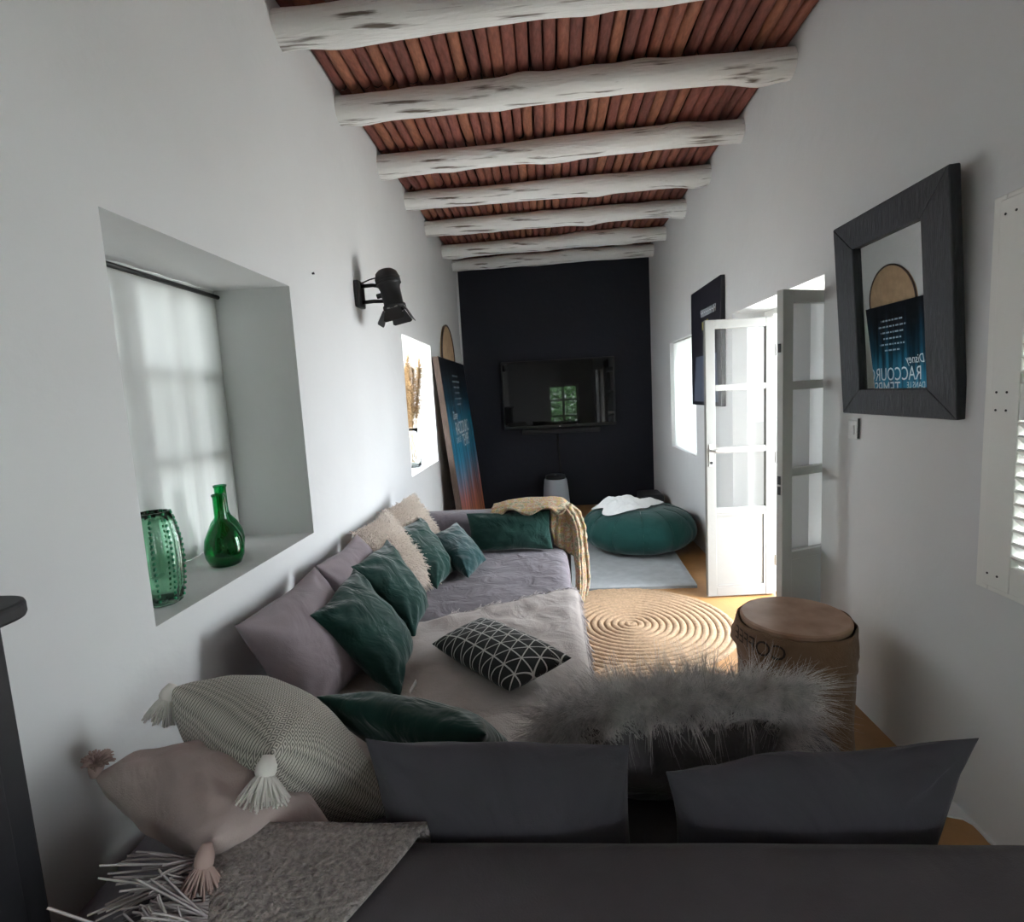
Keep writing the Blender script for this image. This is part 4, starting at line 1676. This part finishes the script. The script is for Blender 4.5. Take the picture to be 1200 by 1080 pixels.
# ------------------------------------------------------------------ spotlight on the left wall
t = thing('wall_spotlight', 'black theatre spotlight with barn doors on the left wall', 'lamp', (-1.06, 3.17, 2.10))
g = G()
g.obox((-1.045, 3.17, 2.07), (0.015, 0, 0), (0, 0.055, 0), (0, 0, 0.075))
g.build('wall_plate', M['black_metal'], t, bevel=0.008)
bc = Vector((-0.870, 3.20, 2.075))
ax = Vector((0.20, -0.06, -1.0)).normalized()
sx_ = ax.cross(Vector((1, 0, 0))).normalized()
sy_ = ax.cross(sx_).normalized()
for off in (-0.045, 0.045):
    g = G()
    g.tube([(-1.04, 3.17, 2.07 - off), (-0.97, 3.18, 2.075 - off), (-0.90, 3.20, 2.07 - off * 0.9)], 0.011, 8)
    g.build('arm', M['black_metal'], t, smooth=True)
g = G()
prof = [(-0.135, 0.015), (-0.130, 0.045), (-0.115, 0.062), (-0.09, 0.070), (-0.05, 0.070), (-0.045, 0.064), (-0.04, 0.064), (-0.02, 0.058), (0.07, 0.056), (0.075, 0.066), (0.10, 0.066), (0.101, 0.050)]
g.tube([bc + ax * s for s, r in prof], [r for s, r in prof], 28)
g.build('housing', M['black_metal'], t, smooth=True)
g = G()
g.tube([bc + ax * 0.085, bc + ax * 0.103], [0.05, 0.05], 28)
g.build('lens', M['screen'], t)
for k, s in enumerate((-0.085, -0.07, -0.055)):
    g = G()
    g.tube([bc + ax * s, bc + ax * (s + 0.006)], 0.0725, 28)
    g.build('cooling_fin', M['black_metal'], t)
for k, (dr, lean) in enumerate(((sx_, 0.35), (-sx_, 0.8), (sy_, 0.6), (-sy_, 0.35))):
    side = ax.cross(dr)
    base = bc + ax * 0.098 + dr * 0.060
    out = (ax * math.cos(lean) + dr * math.sin(lean))
    g = G()
    vs = [base - side * 0.042, base + side * 0.042, base + out * 0.075 + side * 0.06, base + out * 0.085 + side * 0.05, base + out * 0.085 - side * 0.05, base + out * 0.075 - side * 0.06]
    n2 = side.cross(out).normalized() * 0.0015
    g.add([v - n2 for v in vs] + [v + n2 for v in vs], [(5, 4, 3, 2, 1, 0), (6, 7, 8, 9, 10, 11)] + [(i, (i + 1) % 6, 6 + (i + 1) % 6, 6 + i) for i in range(6)])
    b_ = g.build('barn_door', M['black_metal'], t)
    g = G()
    g.tube([base - side * 0.03, base + side * 0.03], 0.005, 6)
    g.build('hinge', M['steel'], b_)
g = G()
g.tube([(-1.035, 3.17, 2.13), (-0.98, 3.17, 2.15), (-0.93, 3.19, 2.165), bc - ax * 0.10], 0.004, 6)
g.build('cord', M['black_plastic'], t, smooth=True)
g = G()
g.tube([bc + sy_ * 0.055, bc + sy_ * 0.085], 0.014, 12)
g.build('knob', M['black_metal'], t)

# ------------------------------------------------------------------ vases on the near sill
SILL = 0.893


def shell(prof, th=0.004):
    """outer profile plus an inner wall"""
    return prof + [(max(0.001, r - th), z) for r, z in prof[::-1] if z > prof[0][1] + th] + [(0.001, prof[0][1] + th * 2)]


t = thing('cactus_vase', 'light green ribbed glass vase at the near end of the window sill', 'vase', (-1.170, 1.500, SILL))
NR = 9
prof = [(0.046, 0.0), (0.052, 0.006), (0.062, 0.06), (0.067, 0.13), (0.065, 0.19), (0.055, 0.245), (0.045, 0.275)]


def rib(a, r, z):
    return r * (0.94 + 0.09 * abs(math.sin(a * NR / 2)))


g = G()
g.lathe(shell(prof, 0.005), (-1.170, 1.500, SILL), 90, rib)
g.build('glass', M['light_green_glass'], t, smooth=True)
for k in range(NR):
    a = 2 * PI * (k + 0.5) / NR
    g = G()
    for j in range(16):
        z = 0.02 + 0.25 * j / 15
        r = np.interp(z, [p[1] for p in prof], [p[0] for p in prof]) * 1.03 + 0.001
        c = Vector((-1.170 + r * math.cos(a), 1.500 + r * math.sin(a), SILL + z))
        g.obox(c, (0.003, 0, 0), (0, 0.003, 0), (0, 0, 0.004))
    o = g.build('nub_row', M['nub'], t, bevel=0.001)


def bottle(label, x, y, s, h):
    t = thing('bottle_vase', label, 'vase', (x, y, SILL), 'green bottle vases')
    prof = [(0.040, 0.0), (0.052, 0.006), (0.064, 0.035), (0.067, 0.065), (0.062, 0.10), (0.046, 0.135), (0.027, 0.16), (0.021, 0.18), (0.021, h - 0.012), (0.024, h - 0.006), (0.024, h)]
    prof = [(r * s, z) for r, z in prof]
    g = G()
    g.lathe(shell(prof, 0.003), (x, y, SILL), 40)
    g.build('glass', M['green_glass'], t, smooth=True)


bottle('deep green bottle vase, nearer of the pair on the sill', -1.195, 1.865, 1.0, 0.262)
bottle('deep green bottle vase, farther of the pair on the sill', -1.262, 1.985, 1.0, 0.278)

# pampas in a glass vase, second window
t = thing('pampas_vase', 'clear glass vase of dried pampas in the far left window', 'vase', (-1.20, 4.72, 0.87))
g = G()
g.lathe(shell([(0.06, 0.0), (0.07, 0.01), (0.075, 0.12), (0.06, 0.24), (0.05, 0.30), (0.062, 0.34)], 0.004), (-1.20, 4.72, 0.87), 32)
g.build('glass', M['clear_glass'], t, smooth=True)
for k in range(12):
    rs = random.Random(k)
    b0 = Vector((-1.20 + rs.uniform(-.03, .03), 4.74 + rs.uniform(-.03, .03), 0.89))
    top = Vector((-1.20 + rs.uniform(-.12, .10), 4.84 + rs.uniform(-.14, .16), 1.55 + rs.uniform(0.0, .35)))
    mid = (b0 + top) / 2 + Vector((0, 0, 0.05))
    g = G()
    pts = [b0.lerp(mid, q / 5).lerp(mid.lerp(top, q / 5), q / 5) for q in range(6)]
    g.tube(pts, 0.0025, 5)
    st = g.build('stem', M['pampas'], t, smooth=True)
    P, D = [], []
    for q in range(420):
        f = 0.45 + 0.55 * q / 420
        p = b0.lerp(mid, f).lerp(mid.lerp(top, f), f)
        P.append(p)
        D.append((top - mid).normalized() * 1.0 + Vector((rs.gauss(0, .5), rs.gauss(0, .5), rs.gauss(0, .3))))
    s = strands('plume', P, D, 0.09, 0.0022, M['pampas'], st, droop=0.6, jitter=0.2, segs=3, tip=0.3)
    s['kind'] = 'stuff'

# ------------------------------------------------------------------ dark cabinet at the left edge
t = thing('cabinet', 'tall dark cabinet with an overhanging rounded top at the left edge', 'cabinet', (-0.95, 0.5, 0))
g = G()
g.box(-1.055, -.862, 0.25, 0.760, 0.0, 1.150)
g.build('body', M['cabinet'], t, bevel=0.004)
g = G()
n = 10
out = [(-1.055, 0.22), (-.815, 0.22)] + [(-.875 + 0.06 * math.cos(PI / 2 * i / n), .735 + 0.06 * math.sin(PI / 2 * i / n)) for i in range(n + 1)] + [(-1.055, 0.795)]
k = len(out)
g.add([(x, y, 1.150) for x, y in out] + [(x, y, 1.176) for x, y in out], [tuple(range(k))[::-1], tuple(range(k, 2 * k))] + [(i, (i + 1) % k, k + (i + 1) % k, k + i) for i in range(k)])
g.build('top_board', M['cabinet'], t, bevel=0.006)
g = G()
g.box(-.864, -.856, 0.30, 0.72, 0.08, 1.10)
dr = g.build('door', M['cabinet'], t, bevel=0.003)
g = G()
g.tube([(-.855, 0.34, 0.62), (-.835, 0.34, 0.62)], [0.008, 0.014], 12)
g.build('knob', M['dark_metal'], dr, smooth=True)

# ------------------------------------------------------------------ small wall fittings
t = thing('light_switch', 'small white light switch under the mirror', 'switch', (1.31, 2.43, 1.22))
g = G()
g.box(1.300, 1.312, 2.395, 2.465, 1.185, 1.265)
g.build('plate', M['switch'], t, bevel=0.004)
g = G()
g.box(1.294, 1.301, 2.412, 2.432, 1.205, 1.245)
g.build('rocker', M['switch'], t, bevel=0.002)
g = G()
g.tube([(1.304, 2.39, 1.275), (1.303, 2.388, 1.24), (1.304, 2.392, 1.19)], 0.004, 6)
g.build('wire', M['dark_metal'], t)
g = G()
g.tube([(-1.062, 2.56, 2.06), (-1.05, 2.56, 2.062)], [0.004, 0.006], 8)
tag(g.build('nail', M['dark_metal']), 'single dark nail in the wall past the near window recess', 'nail')

# old plaster left on the floor along the right wall
g = G()
pts = [(1.31, 1.60)] + [(1.31 - 0.010 - 0.03 * max(0, noise.noise(Vector((k * 0.45, 2, 5)))) - (0.07 if k in (6, 7) else 0.0), 1.60 + 0.022 * k) for k in range(14)] + [(1.31, 1.90)]
k = len(pts)
g.add([(x, y, 0.001) for x, y in pts] + [(x, y, 0.007) for x, y in pts], [tuple(range(k, 2 * k))] + [(i, (i + 1) % k, k + (i + 1) % k, k + i) for i in range(k)])
o = tag(g.build('trim_1', M['plaster']), 'rough smear of white plaster at the foot of the right wall', kind='structure')
bm = bmesh.new(); bm.from_mesh(o.data); bmesh.ops.recalc_face_normals(bm, faces=bm.faces); bm.to_mesh(o.data); bm.free()

# garden hedge behind the back window
g = G()
rs = random.Random(3)
P = [(rs.uniform(-1.6, 2.4), rs.uniform(-4.6, -3.9), rs.uniform(0, 1.9)) for _ in range(9000)]
s = strands('hedge', P, [(rs.gauss(0, 1), rs.gauss(0, 1), rs.gauss(0, 1) + 0.3) for _ in P], 0.16, 0.024, M['leafy'], None, droop=0.2, segs=2, tip=0.3)
tag(s, 'green garden hedge outside the window behind', 'hedge', kind='stuff')
